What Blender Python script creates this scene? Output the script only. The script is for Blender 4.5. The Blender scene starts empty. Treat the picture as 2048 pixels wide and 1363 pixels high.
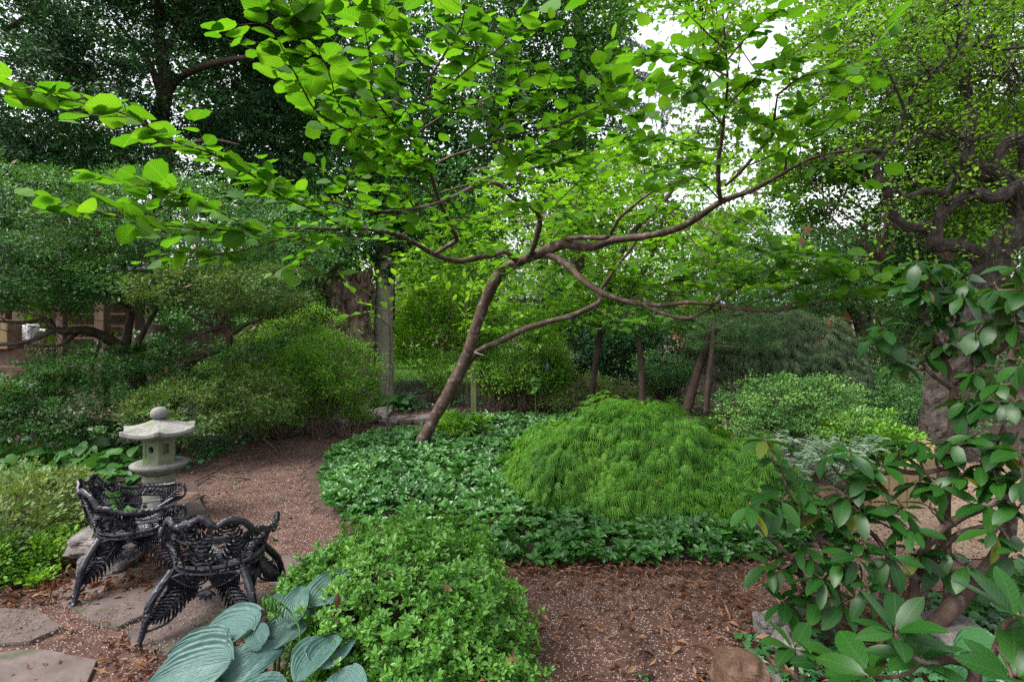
import bpy, math
import numpy as np
from mathutils import Vector, Matrix
R_ = np.radians
rng = np.random.default_rng(7)
SC = bpy.context.scene
COL = SC.collection

# ------------------------------------------------------------------ camera, sky, sun, exposure
F = 1138.0; CX = 1024.0; HY = 640.0; H = 1.7          # focal length / centre / horizon in photo pixels, eye height
cd = bpy.data.cameras.new('camera'); cam = bpy.data.objects.new('camera', cd); COL.objects.link(cam)
cd.sensor_width = 36; cd.lens = 36 * F / 2048; cd.shift_y = -(681.5 - HY) / 2048
cd.clip_start = 0.05; cd.clip_end = 900
cam.location = (0, 0, H); cam.rotation_euler = (R_(90), 0, 0)
SC.camera = cam
W = bpy.data.worlds.new('World'); SC.world = W; W.use_nodes = True
wt = W.node_tree; wt.nodes.clear()
SUN_EL, SUN_AZ = 58, 250        # azimuth clockwise from +Y
wo = wt.nodes.new('ShaderNodeOutputWorld'); wb = wt.nodes.new('ShaderNodeBackground')
sk = wt.nodes.new('ShaderNodeTexSky'); sk.sky_type = 'NISHITA'; sk.sun_disc = False
sk.sun_elevation = R_(SUN_EL); sk.sun_rotation = R_(SUN_AZ); sk.dust_density = 4; sk.air_density = 1.2
hs = wt.nodes.new('ShaderNodeHueSaturation'); hs.inputs['Saturation'].default_value = 0.22
wt.links.new(sk.outputs[0], hs.inputs['Color']); wt.links.new(hs.outputs[0], wb.inputs[0]); wt.links.new(wb.outputs[0], wo.inputs[0])
wb.inputs[1].default_value = 0.15
sl = bpy.data.lights.new('sun', 'SUN'); sun = bpy.data.objects.new('sun', sl); COL.objects.link(sun)
sl.energy = 1.5; sl.angle = R_(25); sl.color = (1, 0.96, 0.9)
sun.rotation_euler = (R_(90 - SUN_EL), 0, R_(180 - SUN_AZ))
VS = SC.view_settings; VS.view_transform = 'Standard'; VS.look = 'None'; VS.gamma = 1; VS.use_curve_mapping = False
VS.exposure = 1.62
cy = SC.cycles
cy.max_bounces = 8; cy.diffuse_bounces = 5; cy.glossy_bounces = 2; cy.transmission_bounces = 6; cy.transparent_max_bounces = 4
cy.use_denoising = True
cy.use_denoising = False
try: cy.denoiser = 'OPENIMAGEDENOISE'; cy.denoising_prefilter = 'ACCURATE'
except Exception: pass
cy.sample_clamp_indirect = 6

# ------------------------------------------------------------------ mapping helpers
def P(px, py, D): return np.array([(px - CX) * D / F, D, H - (py - HY) * D / F])
def GD(py, z=0.0): return F * (H - z) / (py - HY)                     # distance of the ground seen at pixel row py
def G(px, py, z=0.0): return P(px, py, GD(py, z))
def nrm(v): return v / np.maximum(np.linalg.norm(v, axis=-1, keepdims=True), 1e-9)
def U(a, b, n=None): return rng.uniform(a, b, n)
_ph = rng.uniform(0, 6.28, (8, 3)); _fr = rng.normal(0, 1, (8, 3))
def noise3(p, s=1.0):                                                  # cheap smooth noise, about -1..1
    p = np.atleast_2d(p) * s; o = 0
    for i in range(8):
        o = o + np.sin(p @ _fr[i] * (0.8 + 0.35 * i) + _ph[i, 0])
    return o / 4.0
def gz(x, y):                                                          # gentle relief of the ground
    x = np.asarray(x, float); y = np.asarray(y, float)
    q = np.stack([x, y, 0 * x], -1).reshape(-1, 3)
    r = noise3(q, 0.9).reshape(x.shape) * 0.012 * np.clip((y - 1) / 3, 0, 1)
    return r

# ------------------------------------------------------------------ mesh accumulator
class Acc:
    def __init__(s): s.V = []; s.F = []; s.A = []; s.L = []; s.M = []; s.n = 0
    def add(s, V, Fc, rnd=None, lf=None, mi=0):
        V = np.asarray(V, float).reshape(-1, 3)
        if isinstance(Fc, np.ndarray): Fc = [Fc]
        for f in Fc:
            if len(f): s.F.append(np.asarray(f) + s.n); s.M.append(np.full(len(f), mi))
        s.V.append(V)
        s.A.append(np.broadcast_to(np.asarray(0.5 if rnd is None else rnd, float), (len(V),)).copy())
        s.L.append(np.zeros((len(V), 3)) if lf is None else lf)
        s.n += len(V)
    def inst(s, T, pos, Rm, sc, rnd=None, mi=0):
        tv, tf = T; N = len(pos)
        if N == 0: return
        sc = np.asarray(sc, float)
        if sc.ndim == 1: sc = np.repeat(sc[:, None], 3, 1)
        V = np.einsum('nij,nvj->nvi', Rm, tv[None] * sc[:, None]) + pos[:, None]
        off = (np.arange(N) * len(tv))
        fs = [(f[None] + off[:, None, None]).reshape(-1, f.shape[1]) for f in tf]
        rnd = U(0, 1, N) if rnd is None else rnd
        s.add(V.reshape(-1, 3), fs, np.repeat(rnd, len(tv)), np.tile(tv, (N, 1)), mi)
    def mesh(s, name, mats, smooth=False):
        me = bpy.data.meshes.new(name)
        if not s.V: return me
        V = np.concatenate(s.V).astype(np.float32)
        me.vertices.add(len(V)); me.vertices.foreach_set('co', V.ravel())
        tot = np.concatenate([np.full(len(f), f.shape[1]) for f in s.F])
        lv = np.concatenate([f.ravel() for f in s.F]).astype(np.int32)
        st = np.concatenate([[0], np.cumsum(tot)[:-1]]).astype(np.int32)
        me.loops.add(len(lv)); me.loops.foreach_set('vertex_index', lv)
        me.polygons.add(len(tot)); me.polygons.foreach_set('loop_start', st)
        me.polygons.foreach_set('material_index', np.concatenate(s.M).astype(np.int32))
        me.polygons.foreach_set('use_smooth', np.full(len(tot), smooth))
        a = me.attributes.new('rnd', 'FLOAT', 'POINT'); a.data.foreach_set('value', np.concatenate(s.A).astype(np.float32))
        l = me.attributes.new('lf', 'FLOAT_VECTOR', 'POINT'); l.data.foreach_set('vector', np.concatenate(s.L).astype(np.float32).ravel())
        for m in (mats if isinstance(mats, (list, tuple)) else [mats]): me.materials.append(m)
        me.update(calc_edges=True); me.validate()
        return me
    def obj(s, name, mats, parent=None, smooth=False, loc=None):
        o = bpy.data.objects.new(name, s.mesh(name, mats, smooth)); COL.objects.link(o)
        if parent is not None: o.parent = parent
        if loc is not None: o.location = loc
        return o
def put(o, label=None, cat=None, group=None, kind=None):
    if label: o['label'] = label
    if cat: o['category'] = cat
    if group: o['group'] = group
    if kind: o['kind'] = kind
    return o
def thing(name, label, cat, group=None):
    o = bpy.data.objects.new(name, None); COL.objects.link(o); o.empty_display_size = 0.1
    return put(o, label, cat, group)
def stuff(o): o['kind'] = 'stuff'; return o
def link_copy(name, me, parent, M):
    o = bpy.data.objects.new(name, me); COL.objects.link(o)
    o.matrix_world = Matrix(M.tolist())
    if parent is not None: o.parent = parent
    return o

# ------------------------------------------------------------------ shape helpers
def catmull(P_, k):
    P_ = np.asarray(P_, float)
    if len(P_) < 3: 
        t = np.linspace(0, 1, k * (len(P_) - 1) + 1)[:, None]; return P_[0] * (1 - t) + P_[-1] * t
    Q = np.vstack([2 * P_[0] - P_[1], P_, 2 * P_[-1] - P_[-2]]); out = []
    for i in range(1, len(Q) - 2):
        t = np.linspace(0, 1, k, endpoint=False)[:, None]
        a, b, c, d = Q[i - 1], Q[i], Q[i + 1], Q[i + 2]
        out.append(0.5 * ((2 * b) + (c - a) * t + (2 * a - 5 * b + 4 * c - d) * t ** 2 + (3 * b - a - 3 * c + d) * t ** 3))
    return np.vstack(out + [P_[-1:]])
def tube(acc, pts, rad, sides=8, rough=0.0, ns=6.0, rnd=None, cap=True, flat=1.0, mi=0, ridge=0.0):
    pts = np.asarray(pts, float); n = len(pts); rad = np.broadcast_to(rad, (n,)).astype(float)
    T = nrm(np.gradient(pts, axis=0)); up = np.array([0.13, 0.21, 0.97]) if abs(T[0][2]) < 0.9 else np.array([0.9, 0.3, 0.1])
    N = nrm(up - T * (T @ up)[:, None]); B = np.cross(T, N)
    a = np.linspace(0, 2 * math.pi, sides, endpoint=False)
    r = rad[:, None] * np.ones(sides)
    ring = pts[:, None] + (np.cos(a)[None, :, None] * N[:, None] * flat + np.sin(a)[None, :, None] * B[:, None]) * r[:, :, None]
    if rough > 0:
        nz = noise3(ring.reshape(-1, 3), ns).reshape(n, sides) + 0.5 * noise3(ring.reshape(-1, 3) + 5, ns * 2.7).reshape(n, sides)
        ring = pts[:, None] + (ring - pts[:, None]) * (1 + rough * nz[:, :, None])
    if ridge > 0:
        ln = np.concatenate([[0], np.cumsum(np.linalg.norm(np.diff(pts, axis=0), axis=1))]); q3 = np.stack([np.cos(a)[None] * 9 + 0 * ln[:, None], np.sin(a)[None] * 9 + 0 * ln[:, None], ln[:, None] * 3.5 + 0 * a[None]], -1).reshape(-1, 3)
        f = -np.abs(noise3(q3, 1.1) + .6 * noise3(q3 + 7, 2.3)).reshape(n, sides) + .5; ring = pts[:, None] + (ring - pts[:, None]) * (1 + ridge * f[:, :, None])
    V = ring.reshape(-1, 3); i = np.arange(n - 1)[:, None] * sides; j = np.arange(sides)[None]
    j2 = (j + 1) % sides
    Fq = np.stack([i + j, i + j2, i + sides + j2, i + sides + j], -1).reshape(-1, 4)
    lf = np.zeros((len(V), 3)); lf[:, 1] = np.repeat(np.concatenate([[0], np.cumsum(np.linalg.norm(np.diff(pts, axis=0), axis=1))]), sides)
    lf[:, 0] = np.tile(a, n)
    if cap:
        V = np.vstack([V, pts[0], pts[-1]]); lf = np.vstack([lf, lf[0], lf[-1]])
        k = n * sides; jj = np.arange(sides); 
        Ft = np.vstack([np.stack([np.full(sides, k), (jj + 1) % sides, jj], -1), np.stack([np.full(sides, k + 1), k - sides + jj, k - sides + (jj + 1) % sides], -1)])
        acc.add(V, [Fq, Ft], rnd, lf, mi)
    else: acc.add(V, [Fq], rnd, lf, mi)
def limb(acc, spec, sides=10, k=5, rough=0.08, ns=7.0, wig=0.0, ridge=0.0):       # spec: [(px, py, D, width_px)]
    s = np.array(spec, float); pts = np.array([P(a, b, d) for a, b, d, w in s]); r = s[:, 3] / 2 * s[:, 2] / F
    q = catmull(np.hstack([pts, r[:, None]]), k)
    if wig: q[1:-1, :3] += rng.normal(0, wig, (len(q) - 2, 3))
    tube(acc, q[:, :3], np.maximum(q[:, 3], 0.0012), sides, rough, ns, ridge=ridge)
    return q
def frames(axis, normal):                                             # columns: side, axis, normal
    a = nrm(axis); n = nrm(normal - a * np.sum(a * normal, -1, keepdims=True)); s = np.cross(a, n)
    return np.stack([s, a, n], -1)
def inpoly(x, y, poly):
    poly = np.asarray(poly, float); c = np.zeros(np.shape(x), bool); j = len(poly) - 1
    for i in range(len(poly)):
        xi, yi = poly[i]; xj, yj = poly[j]
        c ^= ((yi > y) != (yj > y)) & (x < (xj - xi) * (y - yi) / (yj - yi + 1e-12) + xi); j = i
    return c
def gpoly(pix, z=0.0): return np.array([G(a, b, z)[:2] for a, b in pix])
def sample_poly(poly, n):
    poly = np.asarray(poly); lo, hi = poly.min(0), poly.max(0); out = np.zeros((0, 2))
    while len(out) < n:
        q = U(0, 1, (n * 2, 2)) * (hi - lo) + lo; out = np.vstack([out, q[inpoly(q[:, 0], q[:, 1], poly)]])
    return out[:n]

# leaf templates: x across, y along (0..1), z up
def A_(l): return np.array(l, float)
T_RH = (A_([[0, 0, 0], [.26, .5, .05], [0, 1, -.04], [-.26, .5, .05]]), [np.array([[0, 1, 2], [0, 2, 3]])])
T_BG = (A_([[0, 0, 0], [.33, .5, .07], [0, 1, -.06], [-.33, .5, .07]]), [np.array([[0, 1, 2], [0, 2, 3]])])
T_OV = (A_([[0, 0, 0], [.3, .35, .06], [.22, .75, .05], [0, 1, -.06], [-.22, .75, .05], [-.3, .35, .06]]), [np.array([[0, 1, 2, 3], [0, 3, 4, 5]])])
T_NAR = (A_([[0, 0, 0], [.14, .4, .04], [.1, .75, .02], [0, 1, -.12], [-.1, .75, .02], [-.14, .4, .04]]), [np.array([[0, 1, 2, 3], [0, 3, 4, 5]])])
def T_strip(prof, mid=0.06, bend=0.0, twist=0.0, wav=0.0):
    """prof: [(y, halfwidth)], builds two strips of quads about a lowered midrib, bending down with length"""
    V = []
    for i, (y, w) in enumerate(prof):
        z = -bend * y * y
        V += [[-w, y, z + mid * w * 3 + wav * math.sin(i * 2.1)], [0, y, z], [w, y, z + mid * w * 3 + wav * math.sin(i * 1.7 + 2)]]
    V = A_(V); Fq = []
    for i in range(len(prof) - 1):
        a = i * 3; Fq += [[a, a + 1, a + 4, a + 3], [a + 1, a + 2, a + 5, a + 4]]
    return (V, [np.array(Fq)])
def T_hazel(seed):
    r = np.random.default_rng(seed); ys = [0, .06, .2, .38, .55, .7, .84, .94, 1.0]; ws = [.02, .2, .34, .42, .45, .41, .30, .16, .01]
    pr = []
    for i, (y, w) in enumerate(zip(ys, ws)): pr.append((y + r.normal(0, .006), w * (1 + (0.07 if i % 2 else -0.05) + r.normal(0, .04))))
    v, f = T_strip(pr, mid=r.uniform(.02, .09), bend=r.uniform(.0, .28), wav=r.uniform(.008, .025))
    return v, f
def T_rhodo(seed):
    r = np.random.default_rng(seed)
    pr = [(0, .015), (.08, .02), (.16, .1), (.34, .17), (.55, .20), (.75, .17), (.9, .1), (1, .012)]
    return T_strip([(y, w * r.uniform(.93, 1.07)) for y, w in pr], mid=r.uniform(.03, .1) * r.choice([1, 1, -1]), bend=r.uniform(.1, .45))
def T_curl(seed):                                                     # dry fallen leaf
    r = np.random.default_rng(seed); V, f = T_strip([(0, .03), (.45, .24), (1, .02)], mid=r.uniform(.05, .35), bend=r.uniform(-.5, .5))
    V[:, 2] += r.uniform(-.1, .1) * V[:, 0]; return V, f
def T_maple():
    V = []; Fq = []; Ft = []
    for a, l in [(-62, .62), (-32, .88), (-9, 1.0), (14, .97), (38, .85), (66, .6)]:
        a = R_(a); d = np.array([math.sin(a), math.cos(a)]); s = np.array([d[1], -d[0]]); b = len(V)
        for t, w in [(.02, .02), (.5, .045)]:
            for sg in (-1, 1):
                q = d * t * l + s * w * sg; V.append([q[0], q[1], -.22 * t * t * l])
        V.append([d[0] * l * .93, d[1] * l, -.5 * l]); Fq.append([b, b + 1, b + 3, b + 2]); Ft.append([b + 2, b + 3, b + 4])
    return A_(V), [np.array(Fq), np.array(Ft)]
def T_star(k=5):                                                      # small lobed (maple) leaf seen at distance
    V = [[0, .35, 0]]; 
    for i in range(2 * k):
        a = math.pi * 2 * i / (2 * k); r = .55 if i % 2 == 0 else .24
        V.append([math.sin(a) * r, .45 + math.cos(a) * r, -.1 * (i % 2 == 0)])
    return A_(V), [np.array([[0, i + 1, (i + 1) % (2 * k) + 1] for i in range(2 * k)])]
def T_ivy():
    V = A_([[0, .25, .02], [0, 0, 0], [.45, .12, -.03], [.3, .42, 0], [.38, .62, -.03], [.12, .62, 0], [0, 1, -.06], [-.12, .62, 0], [-.38, .62, -.03], [-.3, .42, 0], [-.45, .12, -.03]])
    return V, [np.array([[0, i, i % 10 + 1] for i in range(1, 11)])]
def T_heart():
    ys = [(-.12, .12), (0.0, .36), (.2, .46), (.45, .42), (.7, .27), (.88, .12), (1, .01)]
    v, f = T_strip(ys, mid=.05, bend=.25); v[1][1] = .02; return v, f

# ------------------------------------------------------------------ materials
def mat(name): 
    m = bpy.data.materials.new(name); m.use_nodes = True; nt = m.node_tree; nt.nodes.clear()
    return m, nt, nt.nodes.new, nt.links.new
def ramp(nt, fac, cols, interp='LINEAR'):
    r = nt.nodes.new('ShaderNodeValToRGB'); r.color_ramp.interpolation = interp
    while len(r.color_ramp.elements) < len(cols): r.color_ramp.elements.new(0.5)
    for e, (p, c) in zip(r.color_ramp.elements, cols): e.position = p; e.color = (*c, 1)
    nt.links.new(fac, r.inputs[0]); return r.outputs[0]
def mth(nt, op, a, b=None, c=None):
    n = nt.nodes.new('ShaderNodeMath'); n.operation = op
    for i, v in enumerate((a, b, c)):
        if v is None: continue
        if isinstance(v, (int, float)): n.inputs[i].default_value = v
        else: nt.links.new(v, n.inputs[i])
    return n.outputs[0]
def mixc(nt, fac, a, b, mode='MIX'):
    n = nt.nodes.new('ShaderNodeMix'); n.data_type = 'RGBA'; n.blend_type = mode
    for sock, v in ((n.inputs[0], fac), (n.inputs[6], a), (n.inputs[7], b)):
        if isinstance(v, (int, float)): sock.default_value = v
        elif isinstance(v, tuple): sock.default_value = (*v, 1)
        else: nt.links.new(v, sock)
    return n.outputs[2]
def leafmat(name, cols, trans=0.4, rough=0.45, spec=0.4, tcol=None, veins=0.0, vk=26, patch=0.5, spots=0.0, back=None):
    """cols: ramp colours dark to light; trans = share of light passing through; patch = shoot-to-shoot tint from a slow noise"""
    m, nt, N, L = mat(name)
    at = N('ShaderNodeAttribute'); at.attribute_name = 'rnd'; oi = N('ShaderNodeObjectInfo')
    g = N('ShaderNodeNewGeometry')
    tx = N('ShaderNodeTexNoise'); tx.inputs['Scale'].default_value = 2.2; tx.inputs['Detail'].default_value = 2
    L(g.outputs['Position'], tx.inputs['Vector'])
    f = mth(nt, 'ADD', at.outputs['Fac'], oi.outputs['Random']); f = mth(nt, 'FRACT', f)
    f = mth(nt, 'ADD', mth(nt, 'MULTIPLY', f, 1 - patch), mth(nt, 'MULTIPLY', mth(nt, 'MULTIPLY_ADD', tx.outputs['Fac'], 2.6, -0.8), patch))
    k = len(cols) - 1
    c = ramp(nt, f, [(i / k, q) for i, q in enumerate(cols)])
    if veins > 0:
        lf = N('ShaderNodeAttribute'); lf.attribute_name = 'lf'; sx = N('ShaderNodeSeparateXYZ'); L(lf.outputs['Vector'], sx.inputs[0])
        ax = mth(nt, 'ABSOLUTE', sx.outputs[0])
        w = mth(nt, 'SINE', mth(nt, 'MULTIPLY', mth(nt, 'SUBTRACT', sx.outputs[1], mth(nt, 'MULTIPLY', ax, 0.9)), vk * 2.2))
        w = mth(nt, 'SMOOTH_MAX', mth(nt, 'GREATER_THAN', w, 0.86), mth(nt, 'LESS_THAN', ax, 0.014), 0.05)
        c = mixc(nt, mth(nt, 'MULTIPLY', w, veins), c, tuple(min(1, q * 2.2 + .015) for q in cols[-1]))
    if spots > 0:
        t2 = N('ShaderNodeTexNoise'); t2.inputs['Scale'].default_value = 38; t2.inputs['Detail'].default_value = 4; L(g.outputs['Position'], t2.inputs['Vector'])
        c = mixc(nt, mth(nt, 'MULTIPLY', mth(nt, 'GREATER_THAN', t2.outputs['Fac'], 0.69), spots), c, (.16, .09, .03))
    pb = N('ShaderNodeBsdfPrincipled'); L(c, pb.inputs['Base Color']); pb.inputs['Roughness'].default_value = rough
    pb.inputs['Specular IOR Level'].default_value = spec
    if back:                                                          # paler underside
        L(mixc(nt, g.outputs['Backfacing'], c, back), pb.inputs['Base Color'])
    tb = N('ShaderNodeBsdfTranslucent')
    tc = mixc(nt, 1.0, c, tcol or (1.35, 1.25, .45), 'MULTIPLY')
    L(tc, tb.inputs[0])
    ad = N('ShaderNodeMixShader'); ad.inputs[0].default_value = trans; L(pb.outputs[0], ad.inputs[1]); L(tb.outputs[0], ad.inputs[2])
    o = N('ShaderNodeOutputMaterial'); L(ad.outputs[0], o.inputs[0]); return m
def surf(name, cols, scale=8, detail=6, rough=0.85, bump=0.3, bscale=None, stretch=(1, 1, 1), spec=0.3, metal=0, speck=None, moss=None, obj=False, dist=0.01):
    m, nt, N, L = mat(name)
    tc = N('ShaderNodeTexCoord'); mp = N('ShaderNodeMapping'); mp.inputs['Scale'].default_value = stretch
    g = N('ShaderNodeNewGeometry'); L(tc.outputs['Object'] if obj else g.outputs['Position'], mp.inputs[0])
    t = N('ShaderNodeTexNoise'); t.inputs['Scale'].default_value = scale; t.inputs['Detail'].default_value = detail; t.inputs['Roughness'].default_value = .65
    L(mp.outputs[0], t.inputs['Vector']); k = len(cols) - 1
    oi = N('ShaderNodeObjectInfo')
    f = mth(nt, 'ADD', mth(nt, 'MULTIPLY_ADD', t.outputs['Fac'], 2.0, -0.5), mth(nt, 'MULTIPLY_ADD', oi.outputs['Random'], .3, -.15))
    c = ramp(nt, f, [(i / k, q) for i, q in enumerate(cols)])
    if moss:
        t3 = N('ShaderNodeTexNoise'); t3.inputs['Scale'].default_value = moss[1]; t3.inputs['Detail'].default_value = 5; L(g.outputs['Position'], t3.inputs['Vector'])
        mf = ramp(nt, t3.outputs['Fac'], [(moss[2], (0, 0, 0)), (moss[2] + .12, (1, 1, 1))]); c = mixc(nt, mth(nt, 'MULTIPLY', mf, .8), c, moss[0])
    if speck:
        v = N('ShaderNodeTexVoronoi'); v.inputs['Scale'].default_value = speck[1]; L(g.outputs['Position'], v.inputs['Vector'])
        sp = N('ShaderNodeSeparateColor'); L(v.outputs['Color'], sp.inputs[0])
        q = mth(nt, 'MULTIPLY', mth(nt, 'GREATER_THAN', sp.outputs[0], speck[2]), mth(nt, 'LESS_THAN', v.outputs['Distance'], .42))
        c = mixc(nt, q, c, speck[0])
    t2 = N('ShaderNodeTexNoise'); t2.inputs['Scale'].default_value = bscale or scale * 3; t2.inputs['Detail'].default_value = 8; L(mp.outputs[0], t2.inputs['Vector'])
    b = N('ShaderNodeBump'); b.inputs['Strength'].default_value = bump; b.inputs['Distance'].default_value = dist; L(t2.outputs['Fac'], b.inputs['Height'])
    pb = N('ShaderNodeBsdfPrincipled'); L(c, pb.inputs['Base Color']); L(b.outputs[0], pb.inputs['Normal'])
    pb.inputs['Roughness'].default_value = rough; pb.inputs['Specular IOR Level'].default_value = spec; pb.inputs['Metallic'].default_value = metal
    o = N('ShaderNodeOutputMaterial'); L(pb.outputs[0], o.inputs[0]); return m
M = {}
M['soil'] = surf('soil', [(.02, .013, .011), (.05, .03, .025), (.09, .055, .043)], 9, 8, .95, .8, 60, dist=.02)
M['gravel'] = surf('gravel', [(0.0322, 0.0160, 0.0126), (0.0805, 0.0400, 0.0297), (0.1495, 0.0820, 0.0612)], 5, 8, .95, 1, 120, speck=((.30, .24, .21), 95, .76), dist=.012)
M['sand'] = surf('sand', [(0.0900, 0.0585, 0.0360), (0.1485, 0.0990, 0.0675), (0.1890, 0.1350, 0.0945)], 12, 8, .95, .6, 90)
M['lawn'] = surf('lawn', [(.05, .12, .015), (.09, .2, .02), (.13, .26, .03)], 6, 8, .9, .8, 60)
M['flag'] = surf('flagstone', [(0.0450, 0.0338, 0.0315), (0.0825, 0.0615, 0.0562), (0.1275, 0.0975, 0.0900)], 4, 9, .85, .5, 30, moss=((.04, .045, .025), 5, .54))
M['stone'] = surf('stone', [(.04, .035, .033), (.12, .105, .1), (.25, .22, .21)], 9, 10, .85, 1, 26, moss=((.07, .07, .045), 7, .6), obj=True, dist=.02)
M['brownstone'] = surf('brown_stone', [(0.0300, 0.0150, 0.0090), (0.0720, 0.0390, 0.0240), (0.1440, 0.0960, 0.0660)], 9, 10, .85, 1, 26, obj=True, dist=.02)
M['granite'] = surf('granite', [(0.0850, 0.0824, 0.0765), (0.1615, 0.1573, 0.1487), (0.2295, 0.2210, 0.2125)], 16, 8, .85, .5, 120, speck=((.09, .09, .085), 210, .66), moss=((.12, .14, .07), 9, .53))
M['granite_green'] = surf('granite_mossy', [(0.0810, 0.0990, 0.0585), (0.1440, 0.1620, 0.0990), (0.2250, 0.2340, 0.1800)], 10, 8, .85, .5, 120, speck=((.1, .1, .08), 210, .7), moss=((.12, .19, .05), 9, .5))
M['iron'] = surf('black_iron', [(.005, .005, .009), (.010, .010, .017), (.022, .021, .03)], 20, 6, .40, .5, 50, spec=.45, speck=((.16, .15, .14), 80, .975))
M['bark'] = surf('smooth_bark', [(.025, .017, .013), (.06, .043, .034), (.13, .1, .085)], 9, 8, .8, .6, 40, stretch=(1, 1, .35), moss=((.19, .19, .16), 11, .66))
M['bark_red'] = surf('reddish_bark', [(.025, .014, .010), (.065, .038, .029), (.125, .088, .07)], 11, 10, .75, 1, 40, stretch=(1, 1, .45), moss=((.15, .14, .12), 15, .56))
M['bark_grey'] = surf('grey_bark', [(0.0081, 0.0058, 0.0045), (0.0315, 0.0248, 0.0202), (0.0720, 0.0608, 0.0495)], 16, 9, .9, 1, 24, stretch=(1, 1, .5), dist=.03)
M['bark_pale'] = surf('pale_bark', [(0.1260, 0.1260, 0.0840), (0.2240, 0.2170, 0.1540), (0.3500, 0.3290, 0.2520)], 4, 8, .85, .4, 20, stretch=(1, 1, .4), moss=((.1, .13, .06), 3, .6))
M['bark_dark'] = surf('dark_bark', [(.015, .01, .007), (.04, .025, .018), (.08, .055, .042)], 7, 8, .9, .8, 40, stretch=(1, 1, .4))
M['bark_stump'] = surf('broken_bark', [(0.0286, 0.0190, 0.0143), (0.1071, 0.0714, 0.0547), (0.2380, 0.1666, 0.1309), (0.4760, 0.3570, 0.2856)], 7, 10, .95, 1, 18, stretch=(1, 1, .28), dist=.06)
M['twig'] = surf('twig_bark', [(.03, .016, .012), (.07, .04, .03), (.11, .075, .06)], 20, 4, .8, .3)
M['timber'] = surf('new_timber', [(0.1470, 0.0998, 0.0473), (0.2205, 0.1575, 0.0788), (0.2625, 0.1995, 0.1155)], 5, 6, .8, .4, 40, stretch=(1, 1, .2), obj=True)
M['timber_old'] = surf('old_timber', [(.045, .025, .018), (.09, .052, .038), (.15, .1, .08)], 5, 6, .85, .4, 40, stretch=(1, 1, .2))
M['timber_mid'] = surf('aged_timber', [(.12, .08, .04), (.2, .14, .075), (.26, .19, .11)], 5, 6, .8, .4, 40, stretch=(1, 1, .2), obj=True)
M['timber_green'] = surf('mossy_timber', [(.07, .085, .035), (.12, .14, .06), (.17, .18, .1)], 9, 6, .9, .4, 40, stretch=(1, 1, .3))
M['brick'] = surf('brick_red', [(.16, .045, .03), (.24, .075, .05), (.3, .11, .08)], 7, 5, .9, .3)
M['roof'] = surf('roof_grey', [(.12, .14, .17), (.2, .22, .25)], 5, 5, .8, .3)
M['white'] = surf('white_paint', [(.6, .6, .6), (.75, .75, .75)], 5, 3, .6, .1)
M['blue'] = surf('blue_plastic', [(.03, .05, .1), (.05, .08, .15)], 9, 3, .4, .1)
M['red'] = surf('red_cloth', [(.4, .01, .01), (.5, .02, .02)], 9, 3, .6, .1)
M['glass'] = surf('dark_glass', [(.02, .025, .03), (.03, .035, .04)], 3, 2, .08, .0, spec=.8)
g3 = lambda a, b, c: [a, b, c]
M['l_hazel'] = leafmat('hazel_leaf', [(0.0188, 0.0720, 0.0055), (0.0408, 0.1367, 0.0092), (0.0628, 0.1800, 0.0110), (0.1004, 0.2232, 0.0184)], .55, .5, .25, (1.5, 1.45, .5), .22, 26, .25, spots=.7)
M['l_yew'] = leafmat('conifer_leaf', [(0.0091, 0.0368, 0.0123), (0.0214, 0.0774, 0.0206), (0.0458, 0.1474, 0.0308)], .2, .5, .4)
M['l_holly'] = leafmat('holly_leaf', [(0.0094, 0.0413, 0.0110), (0.0235, 0.0964, 0.0184), (0.0469, 0.1790, 0.0275), (0.0821, 0.2479, 0.0367)], .25, .35, .5)
M['l_jholly'] = leafmat('box_holly_leaf', [(0.0137, 0.0498, 0.0147), (0.0301, 0.1067, 0.0260), (0.0684, 0.1849, 0.0366), (0.1231, 0.2705, 0.0408)], .25, .4, .4)
M['l_jhollyY'] = leafmat('box_holly_yellow_leaf', [(0.0240, 0.0640, 0.0160), (0.0720, 0.1360, 0.0240), (0.1360, 0.2160, 0.0400)], .3, .45, .3)
M['l_azalea'] = leafmat('azalea_leaf', [(0.0322, 0.1052, 0.0101), (0.0752, 0.1987, 0.0168), (0.1398, 0.3156, 0.0252), (0.2151, 0.3973, 0.0421)], .35, .45, .35)
M['l_azfg'] = leafmat('azalea_near_leaf', [(0.0187, 0.0765, 0.0102), (0.0467, 0.1530, 0.0170), (0.0850, 0.2295, 0.0255), (0.1445, 0.3060, 0.0382)], .3, .4, .4, patch=.3)
M['l_azV'] = leafmat('cream_edged_leaf', [(.015, .06, .015), (.05, .15, .03), (.13, .27, .06), (.26, .38, .13)], .3, .45, .3, patch=.35)
M['l_azY'] = leafmat('azalea_yellow_leaf', [(0.0560, 0.0960, 0.0240), (0.1120, 0.1760, 0.0400), (0.1920, 0.2640, 0.0720)], .3, .5, .3)
M['l_far'] = leafmat('far_leaf', [(0.0326, 0.0979, 0.0109), (0.0870, 0.2066, 0.0162), (0.1740, 0.3589, 0.0326)], .5, .5, .2, (1.5, 1.4, .4))  # brightened so the colour itself carries sunlight on far foliage
M['l_lime'] = leafmat('lime_leaf', [(0.0690, 0.1841, 0.0115), (0.1496, 0.3336, 0.0230), (0.2531, 0.4832, 0.0460)], .5, .5, .2, (1.4, 1.3, .4))  # lime green, lightened to paint in the sun glow of distant foliage
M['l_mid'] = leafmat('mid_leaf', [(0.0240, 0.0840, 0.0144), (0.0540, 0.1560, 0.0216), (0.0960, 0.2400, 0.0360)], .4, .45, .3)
M['l_maple'] = leafmat('lace_maple_leaf', [(.013, .055, .007), (.035, .12, .010), (.062, .185, .013), (.12, .27, .022)], .4, .5, .25, patch=.35)
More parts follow.
